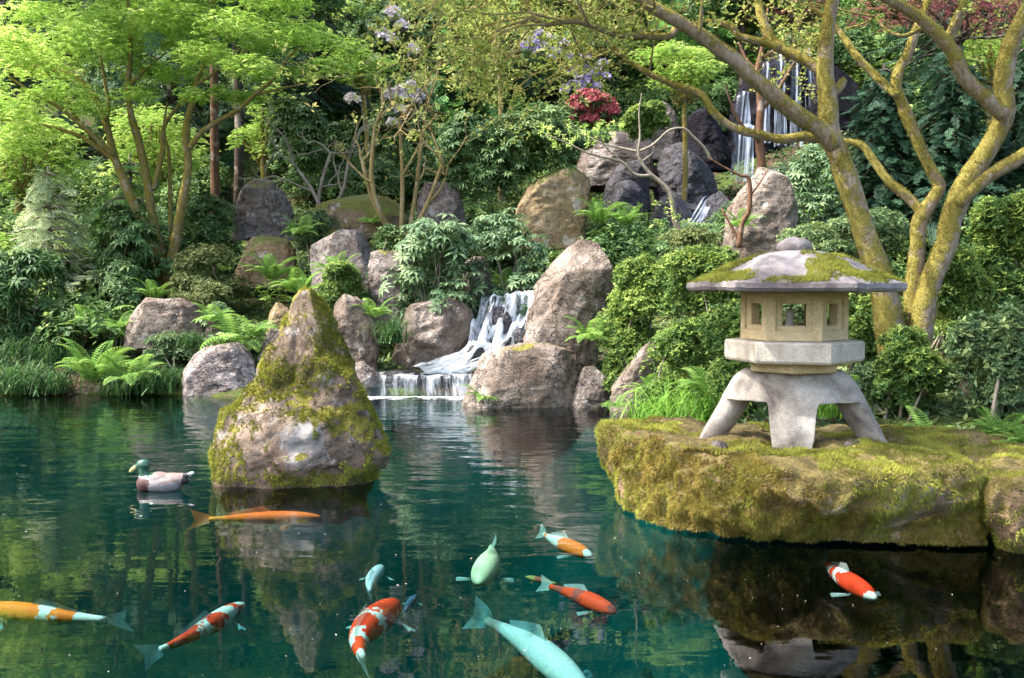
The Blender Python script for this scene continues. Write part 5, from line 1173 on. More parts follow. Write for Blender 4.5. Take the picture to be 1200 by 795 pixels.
# --- left maple
def PL(d, pts): return [tuple(W(a, b, d)) for a, b in pts]
def limbs(spec, d, k=1.):
    out = []
    for dd, pts in spec:
        pts = np.array(pts, float); P = np.array([W(a, b, d + dd * (.35 + .65 * i / max(1, len(pts) - 1))) for i, (a, b, _) in enumerate(pts)])
        out.append(tube(P, pts[:, 2] * d / F * k, 12 if pts[0, 2] > 5 else 8, step=max(.05, pts[0, 2] * d / F * .8), rough=.16, seed=len(out)))
    return out
MD = 20.2
MAPL = [(0, [(193, 345, 9), (184, 300, 6.5), (167, 263, 5.5), (143, 207, 5), (133, 180, 4.8), (125, 147, 4.2), (117, 123, 3.8), (103, 103, 3.2), (83, 88, 2.4), (50, 80, 1.4), (20, 76, .8)]),
 (.8, [(137, 190, 3.5), (110, 170, 3), (87, 157, 2.4), (50, 147, 1.8), (0, 140, 1)]), (-.6, [(133, 182, 3.5), (117, 167, 3), (90, 143, 2.6), (67, 125, 2.2), (40, 110, 1.6), (10, 90, 1)]), (.4, [(92, 143, 2.2), (77, 117, 1.8), (63, 97, 1.5), (40, 67, .9)]), (-.4, [(125, 140, 2.8), (127, 120, 2.2), (122, 90, 1.8), (117, 60, 1)]),
 (.3, [(196, 345, 9), (190, 300, 6.5), (180, 263, 5.5), (173, 217, 4.8), (163, 167, 4.4), (153, 133, 4.), (150, 100, 3.6), (153, 60, 3), (150, 0, 2)]), (.5, [(180, 222, 3.6), (190, 180, 3), (192, 150, 2.6), (207, 127, 2.1), (222, 115, 1.4), (240, 100, .8)]),
 (-.3, [(197, 345, 9), (202, 305, 6.5), (210, 257, 5.5), (220, 200, 4.8), (218, 167, 4.6), (220, 140, 4), (227, 117, 3.6), (230, 97, 3), (240, 73, 2.2), (255, 40, 1.2)]), (-.9, [(222, 174, 3.6), (240, 152, 3.1), (277, 130, 2.8), (300, 110, 2.4), (320, 93, 2), (333, 73, 1.5), (350, 55, 1)]), (-.5, [(300, 111, 1.8), (330, 104, 1.3), (365, 96, .9), (395, 84, .5)]),
 (.9, [(201, 300, 3), (200, 263, 2.6), (198, 183, 2.2), (192, 155, 1.8), (196, 120, 1.2)]), (.4, [(152, 100, 2.2), (172, 80, 1.6), (195, 62, 1.)]), (-.7, [(230, 100, 2), (262, 78, 1.6), (290, 58, 1.)])]
B = W(195, 330, MD); lm = empty('maple_tree', (B[0], MD, g1(B[0], MD)), 'multi stemmed maple with glowing lime green layered leaves on the left bank', 'tree')
V, Fs = join(limbs(MAPL, MD)); obj('trunk', V, Fs, M_BARKL, lm, smooth=True)
r = np.random.default_rng(55); CP = []
for x, y, w, h in [(30, 85, 60, 22), (80, 55, 55, 20), (20, 130, 45, 16), (75, 110, 40, 14), (130, 62, 50, 20), (110, 30, 60, 20), (165, 45, 50, 18), (190, 85, 45, 18), (215, 45, 50, 20), (250, 62, 42, 17), (230, 20, 50, 16), (280, 35, 50, 18), (285, 80, 34, 13), (320, 52, 42, 15), (350, 42, 40, 14), (380, 52, 34, 12), (330, 85, 30, 10), (60, 155, 34, 11), (15, 175, 34, 14), (110, 128, 28, 10), (165, 112, 30, 11), (220, 112, 26, 9), (10, 45, 50, 18), (50, 15, 50, 16), (150, 8, 60, 16), (-30, 110, 50, 24), (-30, 60, 50, 24), (255, 112, 26, 9), (300, 112, 24, 8), (180, 20, 50, 18), (60, -25, 70, 20), (200, -25, 80, 20), (320, 0, 60, 16), (395, 78, 24, 9), (100, -70, 70, 20), (20, -60, 60, 20), (180, -90, 80, 20), (260, -60, 70, 20), (60, -120, 60, 20), (150, -140, 60, 20), (350, -40, 50, 16)]:  # pads highest above the frame are added, unseen, to dapple the hillside
    for _ in range(2): CP.append((*W(x + r.normal(0, 9), y + r.normal(0, 4), MD + r.uniform(-1.6, 1.6)), w * MD / F * .8, w * MD / F * .8, h * MD / F * .85))
CP = np.array(CP); V, Fa, rr = crown(r, CP[:, :3], CP[:, 3:], 27000, T_MAPLE, .11, 1.3, .25, .8, -.7, .7); obj('crown', V, Fa, M_MAPLE, lm, rnd=rr)
# straight conifer trunk
B = W(253, 285, 23); ct = empty('conifer_tree', (B[0], 23, g1(B[0], 23)), 'straight slim reddish brown conifer trunk rising behind the left maple', 'tree')
V, Fs = tube([(B[0], 23, g1(B[0], 23) - .2), W(252, 200, 23), W(251, 100, 23), W(249, -20, 23), W(248, -160, 23)], [.12, .10, .09, .085, .06], 10, rough=.1, step=.25); obj('trunk', V, Fs, M_BARKR, ct, smooth=True)
T_ = W(248, -110, 23); r = np.random.default_rng(5); P = T_ + r.normal(0, 1, (900, 3)) * np.array([1.4, 1.4, 1.3]); Yd = P - T_; V, Fa, rr = scatter(T_SPRAY, P, frames_y(Yd + np.array([0, 0, -.4]), np.array([[0, 0, 1.]]) + r.normal(0, .2, (900, 3))), .55 * (.6 + .7 * r.random(900)), r.random(900), r); obj('crown', V, Fa, M_CONIF, ct, rnd=rr)

# --- middle slope
bush('rhododendron', 'leafy bluish green rhododendron with broad whorled leaves over the dark wet boulder', 'rhododendron', (458, 232, 570, 345), 16.9, 'rhodob', 12, dens=.8, rs=(.3, .45))
bush('rhododendron', 'lower rhododendron spreading between the whorled one and tall pinkish boulder', 'rhododendron', (552, 240, 655, 330), 17.6, 'rhodob', 10, dens=.9, size=.85)
bush('rhododendron', 'large dark rhododendron in the middle of the slope above the grey slab', 'rhododendron', (505, 125, 640, 250), 21.5, 'rhodo', 15)
bush('rhododendron', 'bright tipped rhododendron beneath the red azalea over the brown block', 'rhododendron', (570, 118, 690, 215), 21.0, 'rhodos', 12, dens=.9)
bush('rhododendron', 'dark rhododendron left of the twiggy shrub on the slope', 'rhododendron', (310, 110, 420, 240), 23., 'rhodo', 13)
bush('rhododendron', 'tall rhododendron with white flower trusses at the top of the slope', 'rhododendron', (415, 5, 520, 120), 25.5, 'rhodo', 11, blossoms=(M_WHITE, 4, .22, [(460, 17), (471, 33), (448, 42), (456, 47), (484, 60), (440, 74)]))
bush('rhododendron', 'rhododendron with pale lilac flower trusses behind the twiggy shrub', 'rhododendron', (425, 88, 520, 210), 23.2, 'rhodo', 10, blossoms=(M_WHITE, 4, .2, [(470, 108), (482, 104), (476, 114), (462, 112), (490, 118), (470, 131), (461, 147), (413, 118), (455, 114)]))
bush('rhododendron', 'rhododendron with violet flowers high up right of centre', 'rhododendron', (612, 38, 720, 112), 26.5, 'rhodos', 10, blossoms=(M_PURPLE, 40, .17, [(a + b, c + e) for a, c in ((640, 55), (655, 62), (680, 78), (690, 95), (672, 100), (700, 85), (625, 50)) for b, e in ((0, 0), (10, 7), (-9, 6), (6, -9))]))
bush('azalea', 'red flowering azalea glowing in the middle of the upper slope', 'azalea', (662, 106, 733, 154), 22.8, 'azaled', 7, dens=.9, size=1.2, blossoms=(M_RED, 150, .13, None))
bush('azalea', 'light green azalea directly right of the red one', 'azalea', (722, 118, 790, 172), 23.6, 'azalea', 8, size=1.5)
bush('shrub', 'dark shrub below the red azalea beside the brown dark rock', 'shrub', (640, 150, 720, 190), 22.4, 'azaled', 7, size=1.3)
bush('shrub', 'dark evergreen shrub above the ledge stone right of the twiggy shrub', 'shrub', (470, 170, 545, 245), 22.6, 'rhodo', 8)
bush('shrub', 'dark shrub at the foot of the twiggy shrub left of the whorled rhododendron', 'shrub', (400, 190, 470, 245), 21.6, 'rhodos', 7)
bush('shrub', 'small glossy shrub over the top of the post like rock', 'shrub', (436, 262, 480, 300), 17.6, 'rhodos', 5, size=.8)
tree('maple_tree', 'small lime green maple left of the white flowering rhododendron', (375, 40, 470, 118), 22., 'lime', 12, size=.9, trunk=.05, flat=.5, dens=1.1, foot=430)
tree('maple_tree', 'lime green weeping maple left of the upper waterfall', (735, 42, 868, 130), 24., 'lime', 14, size=.8, trunk=.06, flat=.55, dens=1.2)
# twiggy bare shrub
def twig_tree(name, label, starts, d, depth, L0, r0, mat, seed, leaf=None, nleaf=6, lsize=.08, leafm=None, spread=.55, grav=.03, kids=(2, 4)):
    r = np.random.default_rng(seed); out, tips = [], []
    P0 = W(*starts[0][0], d); o = empty(name, (P0[0], d, P0[2]), label, 'tree')
    for (a, b) in starts:
        p = W(*a, d); q = W(*b, d) + np.array([0, r.uniform(-.4, .4), 0]); v = q - p; L_ = np.linalg.norm(v)
        mid = (p + q) / 2 + r.normal(0, .06, 3) * L_; out.append(tube([p, mid, q], [r0, r0 * .85, r0 * .65], 7, rough=.12))
        for k in range(3): grow(r, [mid, q, q][k], v / L_ + r.normal(0, .55, 3), L0 * r.uniform(.7, 1.1), r0 * .55, depth, out, tips, kids, spread, grav)
    V, Fs = join(out); obj('trunk', V, Fs, mat, o, smooth=True)
    if leaf is not None:
        P = np.array([t[0] for t in tips]); P = np.repeat(P, nleaf, 0) + r.normal(0, lsize * 1.3, (len(P) * nleaf, 3)); m = len(P)
        V, Fa, rr = scatter(leaf, P, frames(np.array([[0, 0, 1.]]) + r.normal(0, .5, (m, 3)), r.random(m) * 6.28), lsize * (.6 + .8 * r.random(m)), r.random(m), r); obj('crown', V, Fa, leafm, o, rnd=rr)
    return o
twig_tree('young_tree', 'twiggy thin stemmed young tree with few leaves over the ledge stone', [((455, 275), (440, 150)), ((470, 280), (468, 140)), ((478, 280), (492, 160)), ((463, 278), (425, 190)), ((480, 278), (520, 190))], 19.4, 2, .8, .05, M_TWIGO, 8, T_CLUMP, 2, .05, M_OLIVE)
twig_tree('young_tree', 'bare brown shrub with crooked stems left of the twiggy young tree', [((372, 250), (388, 180)), ((380, 252), (352, 200)), ((385, 250), (410, 190))], 21., 2, .8, .045, M_TWIG, 18)
# bare sapling arching in front of the wet rocks
SP = [(0, [(806, 275, 4.5), (792, 262, 4.2), (785, 226, 3.6), (762, 204, 3), (752, 190, 2.4), (748, 178, 2.2), (750, 160, 1.6), (749, 130, 1.1), (752, 110, .7)]),
 (-.3, [(762, 206, 2.6), (745, 205, 2.3), (730, 191, 2), (715, 186, 1.8), (690, 180, 1.6), (665, 168, 1.2), (640, 158, .8)]), (.4, [(748, 178, 2), (730, 174, 1.6), (705, 168, 1.3), (690, 160, 1), (680, 152, .7)]),
 (.3, [(748, 178, 1.8), (765, 170, 1.7), (780, 156, 1.6), (790, 151, 1.6), (802, 151, 1.8), (812, 160, 2), (826, 174, 2.2), (832, 186, 2.6)]), (-.2, [(730, 190, 1.2), (712, 175, 1), (700, 158, .7)]), (.2, [(752, 190, 1.3), (766, 178, 1.), (764, 168, .7)])]
P0 = W(806, 275, 17.5); sap = empty('young_tree', (P0[0], 17.5, P0[2]), 'bare crooked sapling arching left across the wet rocks with tiny lime leaves', 'tree')
V, Fs = join(limbs(SP, 17.5, .8)); obj('trunk', V, Fs, M_TWIG, sap, smooth=True)
r = np.random.default_rng(66); Q = np.array([W(a + r.normal(0, 5), b + r.normal(0, 4), 17.4 + r.normal(0, .2)) for a, b in [(682, 150), (690, 156), (700, 150), (712, 155), (720, 148), (668, 166), (655, 160), (643, 156), (704, 146), (693, 170), (780, 240), (790, 250), (797, 255), (772, 262), (806, 258), (665, 150), (676, 160), (650, 168), (636, 152)] for _ in range(6)])
V, Fa, rr = scatter(T_CLUMP, Q, frames(np.array([[0, 0, 1.]]) + r.normal(0, .4, (len(Q), 3)), r.random(len(Q)) * 6.28), .06, r.random(len(Q)) * .5 + .5, r); obj('crown', V, Fa, M_LIME, sap, rnd=rr)
# slender brown trunk in front of the upper waterfall
SL = [(0, [(893, 200, 5.5), (890, 160, 4.6), (891, 120, 4.2), (888, 85, 3.4), (892, 62, 2.8), (896, 40, 2), (900, 10, 1.2)]), (.3, [(890, 130, 3), (905, 115, 2.4), (920, 92, 2), (930, 75, 1.4), (945, 60, .8)]), (-.3, [(889, 165, 2.4), (868, 145, 2), (858, 125, 1.5), (850, 100, 1)]), (.3, [(889, 84, 2), (875, 70, 1.6), (865, 50, 1.1)]), (0, [(893, 68, 2), (908, 58, 1.5), (925, 40, 1)])]
P0 = W(893, 205, 23.5); sl = empty('young_tree', (P0[0], 23.5, g1(P0[0], 23.5)), 'slender brown forked tree standing in front of the upper waterfall', 'tree')
V, Fs = join(limbs(SL, 23.5, 1.) + [tube([(P0[0], 23.5, g1(P0[0], 23.5) - .1), W(893, 200, 23.5)], [.12, .11], 9)]); obj('trunk', V, Fs, M_BARKR, sl, smooth=True)
SR = [(0, [(866, 290, 3.4), (870, 262, 3), (878, 245, 2.8), (878, 210, 2.2), (868, 206, 1.6), (850, 197, 1.2), (832, 186, 1)]), (.1, [(868, 285, 2), (855, 262, 1.6), (846, 245, 1.2)]), (0, [(878, 232, 1.3), (890, 215, .9), (900, 200, .6)])]
P0 = W(866, 292, 14.6); sr = empty('young_tree', (P0[0], 14.6, P0[2]), 'small reddish brown bare twig tree against the pinkish leaning boulder', 'tree')
V, Fs = join(limbs(SR, 14.4, 1.)); obj('trunk', V, Fs, M_BARKR, sr, smooth=True)

# --- right bank azaleas
bush('azalea', 'light green azalea spilling over the tall pinkish boulder', 'azalea', (700, 296, 800, 400), 14.2, 'azalea', 12)
bush('azalea', 'bright tipped azalea mound left of the lantern roof', 'azalea', (772, 282, 880, 380), 13.0, 'azalea', 13)
bush('azalea', 'azalea mound lower down between upright tan boulder and lantern', 'azalea', (760, 360, 862, 470), 12.4, 'azalea', 13)
bush('azalea', 'dense azalea directly behind the left side of the lantern', 'azalea', (826, 335, 935, 470), 10.6, 'azalea', 14)
bush('azalea', 'clipped dull green azalea mound between lantern roof and leaning boulder', 'azalea', (905, 245, 1075, 330), 14.2, 'azaled', 14, hemi=-.1)
bush('azalea', 'azalea behind the right side of the lantern at the trunk foot', 'azalea', (960, 330, 1075, 450), 11.2, 'azalea', 13)
bush('azalea', 'lime green azalea mound at the right edge above the trunks fork', 'azalea', (1125, 215, 1240, 335), 12.2, 'azalea', 12, size=1.1)
bush('azalea', 'azalea between the two mossy trunks and the right edge', 'azalea', (1075, 290, 1170, 390), 11.6, 'azalea', 11)
bush('azalea', 'large leafy azalea right of the lantern in front of the trunks', 'azalea', (1010, 375, 1125, 500), 9.4, 'azalea', 14, size=1.1)
bush('azalea', 'large leafy azalea at the right edge over the mossy boulder', 'azalea', (1105, 350, 1230, 510), 9.0, 'azaled', 15, size=1.2)
bush('azalea', 'low azalea under the right leg of the lantern slab', 'azalea', (985, 420, 1060, 495), 9.6, 'azaled', 9)
bush('rhododendron', 'bluish leafy shrub between upper waterfall and clipped azalea mound', 'rhododendron', (905, 172, 990, 255), 17.5, 'rhodob', 9, size=.75)
bush('shrub', 'leafy shrub left of the pinkish leaning boulder by the stream', 'shrub', (830, 248, 882, 300), 15.6, 'azaled', 7)
bush('shrub', 'dull olive shrub sloping down to the upper stream', 'shrub', (765, 262, 850, 300), 15.6, 'heath', 7)
conifer('hemlock', 'feathery dark hemlock right of the upper waterfall', (975, 75, 1090, 250), 17.8, M_CONIF, 5200, .3, tiers=18)
conifer('hemlock', 'feathery dark hemlock in the fork of the mossy maple', (1050, 60, 1175, 250), 17.2, M_CONIF, 5200, .3, tiers=18)
conifer('hemlock', 'feathery dark hemlock at the right edge behind the mossy trunk', (1130, 50, 1270, 250), 17.6, M_CONIF, 5200, .3, tiers=18)
tree('maple_tree', 'dark red leaved maple across the top right corner', (1010, -40, 1240, 60), 20.5, 'redleaf', 14, trunk=.08, flat=.6, dens=.7)
tree('broadleaf_tree', 'leafy green tree above the right hemlocks behind the red leaves', (1070, 20, 1250, 110), 21.5, 'lime', 12, trunk=.08, dens=.6, flat=.7)
tree('broadleaf_tree', 'red tinged leafy tree above the upper waterfall', (860, -40, 1000, 48), 29, 'redleaf', 10, trunk=.08, dens=.25, flat=.7)

def fringe(tips, d0, seed, n=2, L0=.8, nleaf=7, lsize=.05):
    r = np.random.default_rng(seed); out, tp = [], []
    for (px, py, dd, vx, vz) in tips:
        for k in range(n): grow(r, W(px, py, d0 + dd), np.array([vx + r.normal(0, .3), r.normal(0, .5), vz + r.normal(0, .3)]), L0 * r.uniform(.6, 1.2), .012, 3, out, tp, (2, 4), .55, -.02, .15, .62)
    P = np.array([t[0] for t in tp]); P = np.repeat(P, nleaf, 0) + r.normal(0, .1, (len(P) * nleaf, 3)); m = len(P)
    return out, scatter(t_diamonds(4, 5, .55, 9, .6), P, frames(np.array([[0, 0, 1.]]) + r.normal(0, .5, (m, 3)), r.random(m) * 6.28), lsize * (.6 + .8 * r.random(m)), r.random(m), r)
def overhead(seed, limb, pads, n, lsize):          # unseen boughs and leaves added above the frame to dapple lantern and bank
    r = np.random.default_rng(seed); out = [tube(limb, np.linspace(.1, .03, len(limb)), 9, rough=.15)]; C = []
    for p in pads:
        q = np.array(p) + r.normal(0, .25, 3); b = np.array(limb[-1]) * .5 + np.array(limb[-2]) * .5; out.append(tube([b, (b + q) / 2 + r.normal(0, .2, 3), q], [.03, .02, .008], 6))
        for _ in range(3): C.append((*(q + r.normal(0, .5, 3) * np.array([1, 1, .3])), .65, .65, .16))
    C = np.array(C); return out, crown(r, C[:, :3], C[:, 3:], n, T_MAPLE, lsize, 1.3, .2, .8, -1, .7)
# --- mossy right maple, two separate trees
AD = 10.2
TA = [(0, [(1050, 425, 24), (1042, 385, 21), (1035, 340, 19.5), (1018, 290, 18.5), (1000, 232, 18), (986, 190, 17.5), (975, 162, 17), (971, 140, 14.5), (970, 110, 13), (967, 88, 12.5), (968, 53, 11.5), (973, 20, 10.5), (978, -10, 10), (985, -60, 8), (990, -120, 6)]),
 (-.9, [(978, 172, 13), (960, 151, 12.5), (933, 133, 12), (900, 107, 11.5), (867, 76, 11), (843, 58, 10.5), (820, 41, 10), (800, 28, 9.5), (767, 10, 9), (735, -12, 8), (690, -35, 6), (630, -60, 4)]),
 (.5, [(972, 165, 9), (947, 160, 7.5), (917, 163, 6.8), (887, 158, 6.5), (860, 150, 6.2), (837, 133, 6.2), (823, 112, 6), (800, 104, 5.5), (767, 90, 5), (740, 74, 4.5), (722, 58, 4), (710, 45, 3.5)]),
 (-1.1, [(795, 26, 6), (788, 40, 5.5), (778, 43, 5), (755, 42, 5), (733, 41, 5), (712, 37, 4.6), (690, 29, 4), (667, 25, 3.4), (640, 29, 2.4), (620, 22, 1.4)]),
 (.6, [(968, 90, 9), (947, 73, 8.5), (917, 58, 8), (903, 45, 7.5), (893, 22, 7), (888, -2, 6), (880, -40, 5)]), (.3, [(915, 57, 6), (895, 50, 6), (867, 43, 5.5), (855, 31, 4.5), (830, 25, 3), (805, 30, 1.6)]), (.1, [(974, 112, 8), (984, 102, 7.5), (989, 94, 5)])]
P0 = W(1046, 410, AD); ta = empty('maple_tree', (P0[0], AD, g1(P0[0], AD)), 'old mossy maple leaning left with limbs reaching over the lantern roof', 'tree')
def below(px, d, r_): 
    p = W(px, 420, d); return tube([(p[0] + .05, d, g1(p[0], d) - .2), p], [r_ * d / F * 1.25, r_ * d / F], 14, rough=.15)
V, Fs = join(limbs(TA, AD, .76) + [below(1050, AD, 18)]); TVa, TFa = V, Fs
tw, lf = fringe([(735, -12, -.9, -.8, .1), (690, -35, -.9, -1, 0), (660, 25, -1.1, -1, .1), (620, 22, -1.1, -1, -.05), (640, 29, -1.1, -.8, .3), (690, 29, -1, -.5, .5), (710, 45, .5, -.8, .2), (722, 58, .5, -1, .0), (630, -60, -.9, -1, -.2), (767, 10, -.9, -.5, .6), (805, 30, .3, -.8, .3), (880, -40, .6, -.2, 1), (985, -60, 0, .2, 1), (820, 41, -.8, -.1, .8), (600, -30, -1, -1, -.1), (560, -40, -1, -.8, -.2), (700, -80, 0, -.5, .3), (800, -60, 0, -.2, .5), (900, -90, 0, 0, .6), (760, 88, .5, -.3, .6)], AD, 91)
top = W(985, -60, AD)
ov, ol = overhead(301, [top, (2.4, 9.0, 6.0), (.6, 8.2, 6.8), (-1.4, 7.4, 7.2)], [(-3.3 + a * .95, 5.7 + b * 1.1 + .3 * (a % 2), 6.6 + .25 * ((a + b) % 3)) for a in range(6) for b in range(4)], 11000, .09)
V, Fs = join([(V, Fs)] + tw + ov); obj('trunk', V, Fs, M_BARKM, ta, smooth=True)
V, Fa = join([lf[:2], ol[:2]]); obj('crown', V, Fa, M_OLIVE, ta, rnd=np.concatenate([lf[2], ol[2]]))
BD = 11.0
TB = [(0, [(1078, 400, 19), (1083, 362, 17), (1090, 332, 16), (1110, 285, 16), (1117, 252, 16), (1133, 213, 16), (1160, 173, 15.5), (1176, 133, 15), (1176, 93, 14), (1184, 53, 13), (1200, 20, 12), (1220, -25, 10), (1240, -90, 7)]),
 (.5, [(1068, 395, 15), (1069, 345, 12.5), (1075, 298, 12), (1078, 258, 12), (1096, 230, 11), (1101, 216, 9.5), (1085, 187, 9), (1070, 153, 8.8), (1057, 120, 8.6), (1050, 103, 8), (1054, 80, 7.8), (1063, 66, 7.4), (1073, 37, 7), (1084, 10, 6), (1095, -30, 5)]),
 (.8, [(1080, 250, 8), (1066, 233, 7.5), (1043, 213, 7), (1027, 193, 6.5), (1010, 171, 6), (990, 166, 5.5), (960, 165, 4)]),
 (.9, [(1052, 112, 7), (1040, 104, 6.5), (1027, 90, 6.5), (1007, 70, 6.2), (997, 56, 6), (986, 40, 5), (970, 22, 3.5), (950, 8, 2)]),
 (-.7, [(1122, 240, 10), (1147, 217, 9.5), (1170, 200, 9.5), (1200, 182, 9), (1240, 150, 8), (1290, 90, 5)]),
 (-.5, [(1176, 135, 12), (1162, 122, 11), (1150, 112, 10.5), (1130, 90, 10.5), (1118, 62, 10), (1100, 42, 9.5), (1077, 20, 8.5), (1047, 2, 7.5), (1015, -15, 6), (970, -45, 4)]),
 (-.6, [(1110, 50, 8), (1122, 24, 7.5), (1133, 0, 7), (1145, -40, 5)]), (.4, [(1085, 30, 4), (1060, 42, 3), (1040, 36, 2.4), (1026, 20, 1.6)])]
P0 = W(1080, 395, BD); tb = empty('maple_tree', (P0[0], BD, g1(P0[0], BD)), 'old mossy maple with several crooked stems at the right edge', 'tree')
V, Fs = join(limbs(TB, BD, .76) + [below(1078, BD, 14.5), below(1068, BD, 11.5)]); TVb, TFb = V, Fs
tw, lf = fringe([(1084, 10, .5, .1, 1), (1220, -25, 0, .5, .8), (950, 8, .9, -.8, .5), (970, -45, -.5, -.6, .4), (1133, 0, -.6, .1, 1), (1026, 20, .4, -.6, .2), (1095, -30, .5, 0, 1), (1240, -90, 0, 0, .6), (1145, -60, 0, 0, .8), (1040, -60, 0, -.2, .6)], BD, 92)
ov, ol = overhead(302, [W(1220, -25, BD), (5.6, 10.4, 6.2), (4.6, 9.6, 7.2), (3.6, 9.0, 7.6)], [(2.4 + a * 1.1, 8.2 + b * 1.2, 7.2 + .25 * ((a + b) % 3)) for a in range(4) for b in range(3)], 4200, .085)
V, Fs = join([(V, Fs)] + tw + ov); obj('trunk', V, Fs, M_BARKM, tb, smooth=True)
V, Fa = join([lf[:2], ol[:2]]); obj('crown', V, Fa, M_OLIVE, tb, rnd=np.concatenate([lf[2], ol[2]]))
for tt, (v_, f_), nm, sd in ((ta, (TVa, TFa), 30000, 3), (tb, (TVb, TFb), 30000, 4)):
    MV, MF, MR = moss_geo(v_, f_, nm, .016, sd, lambda P, Nn: (fbm(P * 4, 12, 3) + .5 * Nn[:, 2] - .35 * Nn[:, 0] > .0), .1); obj('moss', MV, MF, M_MOSST, tt, rnd=MR)
# fine twigs with young bronze leaves, mostly above the frame
# --- forest behind
for a in [('dark_fir', 'dark fir filling the top left corner behind the maple', (-90, -90, 110, 240), 29, M_CONIF, 1500, .75), ('dark_fir', 'dark fir right behind the upper stems of the left maple', (110, -120, 300, 230), 31, M_CONIF, 1500, .8),
          ('dark_fir', 'bluish dark fir between left maple crown and white rhododendron', (300, -120, 440, 120), 31, M_CONIF, 1300, .8), ('dark_fir', 'dark fir behind the white flowering rhododendron', (450, -130, 610, 130), 31.5, M_CONIFB, 1400, .8),
          ('dark_fir', 'dark fir at the top centre behind the violet rhododendron', (570, -130, 740, 110), 33, M_CONIF, 1400, .85), ('dark_fir', 'dark fir above the lime weeping maple', (730, -140, 880, 70), 34, M_CONIFB, 1300, .85), ('dark_fir', 'dark fir above the upper waterfall behind the forked branches', (880, -140, 1040, 60), 35, M_CONIFB, 1300, .85), ('dark_fir', 'dark fir in the top right corner behind the red maple', (1020, -140, 1240, 120), 27, M_CONIF, 1500, .75)]:
    conifer(a[0], a[1], a[2], a[3], a[4], a[5], a[6], 'firs on the hilltop')
tree('broadleaf_tree', 'bright leafed tree glowing behind the left maple stems', (-40, 110, 110, 245), 25, 'lime', 14, trunk=.1, dens=1.2, foot=18)
tree('broadleaf_tree', 'sunlit leafy tree between the left maple stems and conifer trunk', (90, 105, 265, 235), 26, 'lime', 16, trunk=.08, dens=1.)
tree('broadleaf_tree', 'sunlit leafy tree right of the straight conifer trunk', (255, 95, 360, 200), 25.5, 'lime', 11, trunk=.08, dens=.8)
tree('broadleaf_tree', 'olive leaved tree at the top of the slope above the large dark rhododendron', (470, -20, 700, 90), 27, 'olive', 18, trunk=.07, dens=.45, size=1.6, flat=.5)
tree('broadleaf_tree', 'green leafed tree over the violet flowering rhododendron', (600, -50, 800, 60), 30, 'forest', 14, trunk=.12, dens=.9)
tree('broadleaf_tree', 'green leafed tree at the top edge above the left maple crown', (150, -80, 400, 40), 28, 'forest', 14, trunk=.12, dens=.9)
tree('broadleaf_tree', 'shaded green tree at the top edge left of the right maple limbs', (780, -60, 960, 40), 30, 'forest', 12, trunk=.12, dens=.9)

# --- undergrowth over the whole hillside, and litter on the ground
KEEP = [(745, 50, 975, 235), (672, 120, 845, 280), (600, 180, 700, 290), (255, 190, 345, 330), (340, 232, 500, 272), (360, 262, 490, 365), (425, 330, 640, 480), (140, 350, 250, 400)]
def scatter_under(name, n, kind, seed, drange, rad, mat, label, per=130, size=1., xr=(-.66, .66)):
    r = np.random.default_rng(seed); C = []
    while len(C) < n:
        d = r.uniform(*drange) ** 1.; x = r.uniform(*xr) * d
        s = shore_sd(np.array([x]), np.array([d]))[0]
        if s < .7: continue
        z = g1(x, d); px, py = PX(np.array([x, d, z + .3])); px, py = float(px), float(py)
        if d < 28.3 and any(a - 12 < px < c + 12 and b - 10 < py < e + 10 for a, b, c, e in KEEP): continue
        if 28.3 <= d < 30 and 830 < px < 1010: continue
        if d < 15 and s < 1.6: continue
        q = rad * r.uniform(.6, 1.3) * (.55 + d / 40); C.append((x, d, z + q * .35, q, q, q * r.uniform(.6, .95)))
    C = np.array(C); T, sz, den, up, out, ml, _ = KIND[kind]
    V, Fa, rr = crown(r, C[:, :3], C[:, 3:], n * per, T, sz * size, up, out, .5, -.1)
    return tag(obj(name, V, Fa, mat or ml, rnd=rr), label, 'undergrowth', None, 'stuff')
scatter_under('undergrowth', 440, 'forest', 201, (16.3, 42), .75, None, 'mixed green undergrowth covering the hillside', 330)
scatter_under('undergrowth', 130, 'rhodo', 202, (19, 44), .7, None, 'dark broadleaved undergrowth covering the hillside', 170)
scatter_under('undergrowth', 110, 'lime', 203, (19, 40), .6, None, 'sunlit light green undergrowth on the hillside', 260)
scatter_under('undergrowth', 34, 'azaled', 204, (8.5, 19), .8, None, 'dull green azalea undergrowth on the right hand bank', 1300, 1.2, (.56, 1.25))
scatter_under('undergrowth', 40, 'forest', 205, (17, 28), .8, None, 'mixed green undergrowth at the left end of the hillside', 330, 1., (-1., -.62))
def litter(name, n, seed, T, size, mat, label, box):
    r = np.random.default_rng(seed); x = r.uniform(box[0], box[1], n); y = r.uniform(box[2], box[3], n); s = shore_sd(x, y); k = s > .15; x, y = x[k], y[k]; z = G(x, y); m = len(x)
    V, Fa, rr = scatter(T, np.column_stack([x, y, z + size * .25]), frames(np.array([[0, 0, 1.]]) + r.normal(0, .35, (m, 3)), r.random(m) * 6.28), size * (.5 + r.random(m)), r.random(m), r)
    return tag(obj(name, V, Fa, mat, rnd=rr), label, 'ground cover', None, 'stuff')
litter('ground_cover_foliage', 46000, 301, T_SPRIG, .085, M_AZALD, 'low leafy ground cover along the banks', (-12, 11, 6.5, 32))
r = np.random.default_rng(411); n = 260; x = r.uniform(-5, 4.5, n); y = 4.2 + 9 * r.random(n) ** 1.3; k = shore_sd(x, y) < -.15; x, y = x[k], y[k]; m = len(x)
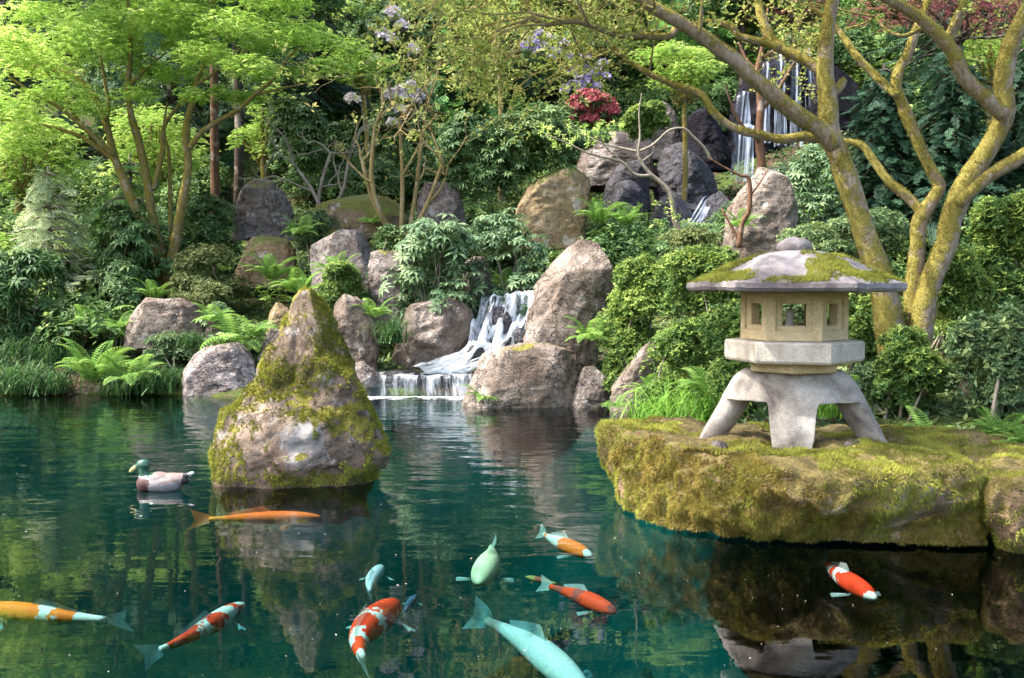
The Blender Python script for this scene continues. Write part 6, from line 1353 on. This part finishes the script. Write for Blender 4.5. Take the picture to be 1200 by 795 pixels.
V, Fa, rr = scatter(T_LEAF, np.column_stack([x, y, np.full(m, .006)]), frames(np.tile([[0, 0, 1.]], (m, 1)) + r.normal(0, .06, (m, 3)), r.random(m) * 6.28), .007 + .014 * r.random(m) ** 3, r.random(m), r)
tag(obj('floating_petals', V, Fa, M_LILAC, rnd=rr), 'tiny petals and specks floating on the pond', 'petals', None, 'stuff')
litter('fallen_leaves', 16000, 302, T_LEAF, .07, M_DEAD, 'brown fallen leaves on the bank soil', (-10, 9, 6.5, 24))

# ------------------------------------------------------------------ light
SUN_EL, SUN_AZ = 54., -98.            # azimuth from straight ahead, negative = from the left
dv = Vector((math.sin(R(SUN_AZ)) * math.cos(R(SUN_EL)), math.cos(R(SUN_AZ)) * math.cos(R(SUN_EL)), math.sin(R(SUN_EL))))
sun_d = bpy.data.lights.new('sun', 'SUN'); sun_d.energy = 2.4; sun_d.angle = R(.5); sun_d.color = (1, .965, .90)
sun = bpy.data.objects.new('sun', sun_d); COL.objects.link(sun); sun.rotation_euler = dv.to_track_quat('Z', 'Y').to_euler(); sun.location = (0, 0, 30)
w = bpy.data.worlds.new('World'); scene.world = w; w.use_nodes = True; nt = w.node_tree
sky = nt.nodes.new('ShaderNodeTexSky'); sky.sky_type = 'NISHITA'; sky.sun_disc = False; sky.sun_elevation = R(SUN_EL); sky.sun_rotation = R(SUN_AZ)
bg = nt.nodes['Background']; nt.links.new(sky.outputs[0], bg.inputs[0]); bg.inputs[1].default_value = .15; sky.dust_density = 4.; sky.ozone_density = .5
scene.view_settings.view_transform = 'Standard'; scene.view_settings.look = 'None'; scene.view_settings.gamma = 1; scene.view_settings.exposure = 2.3; scene.view_settings.use_curve_mapping = False
cy = scene.cycles; cy.max_bounces = 10; cy.diffuse_bounces = 4; cy.glossy_bounces = 3; cy.transmission_bounces = 4; cy.transparent_max_bounces = 12; cy.volume_bounces = 0
cy.caustics_reflective = False; cy.caustics_refractive = False; cy.sample_clamp_indirect = 6; cy.use_denoising = True
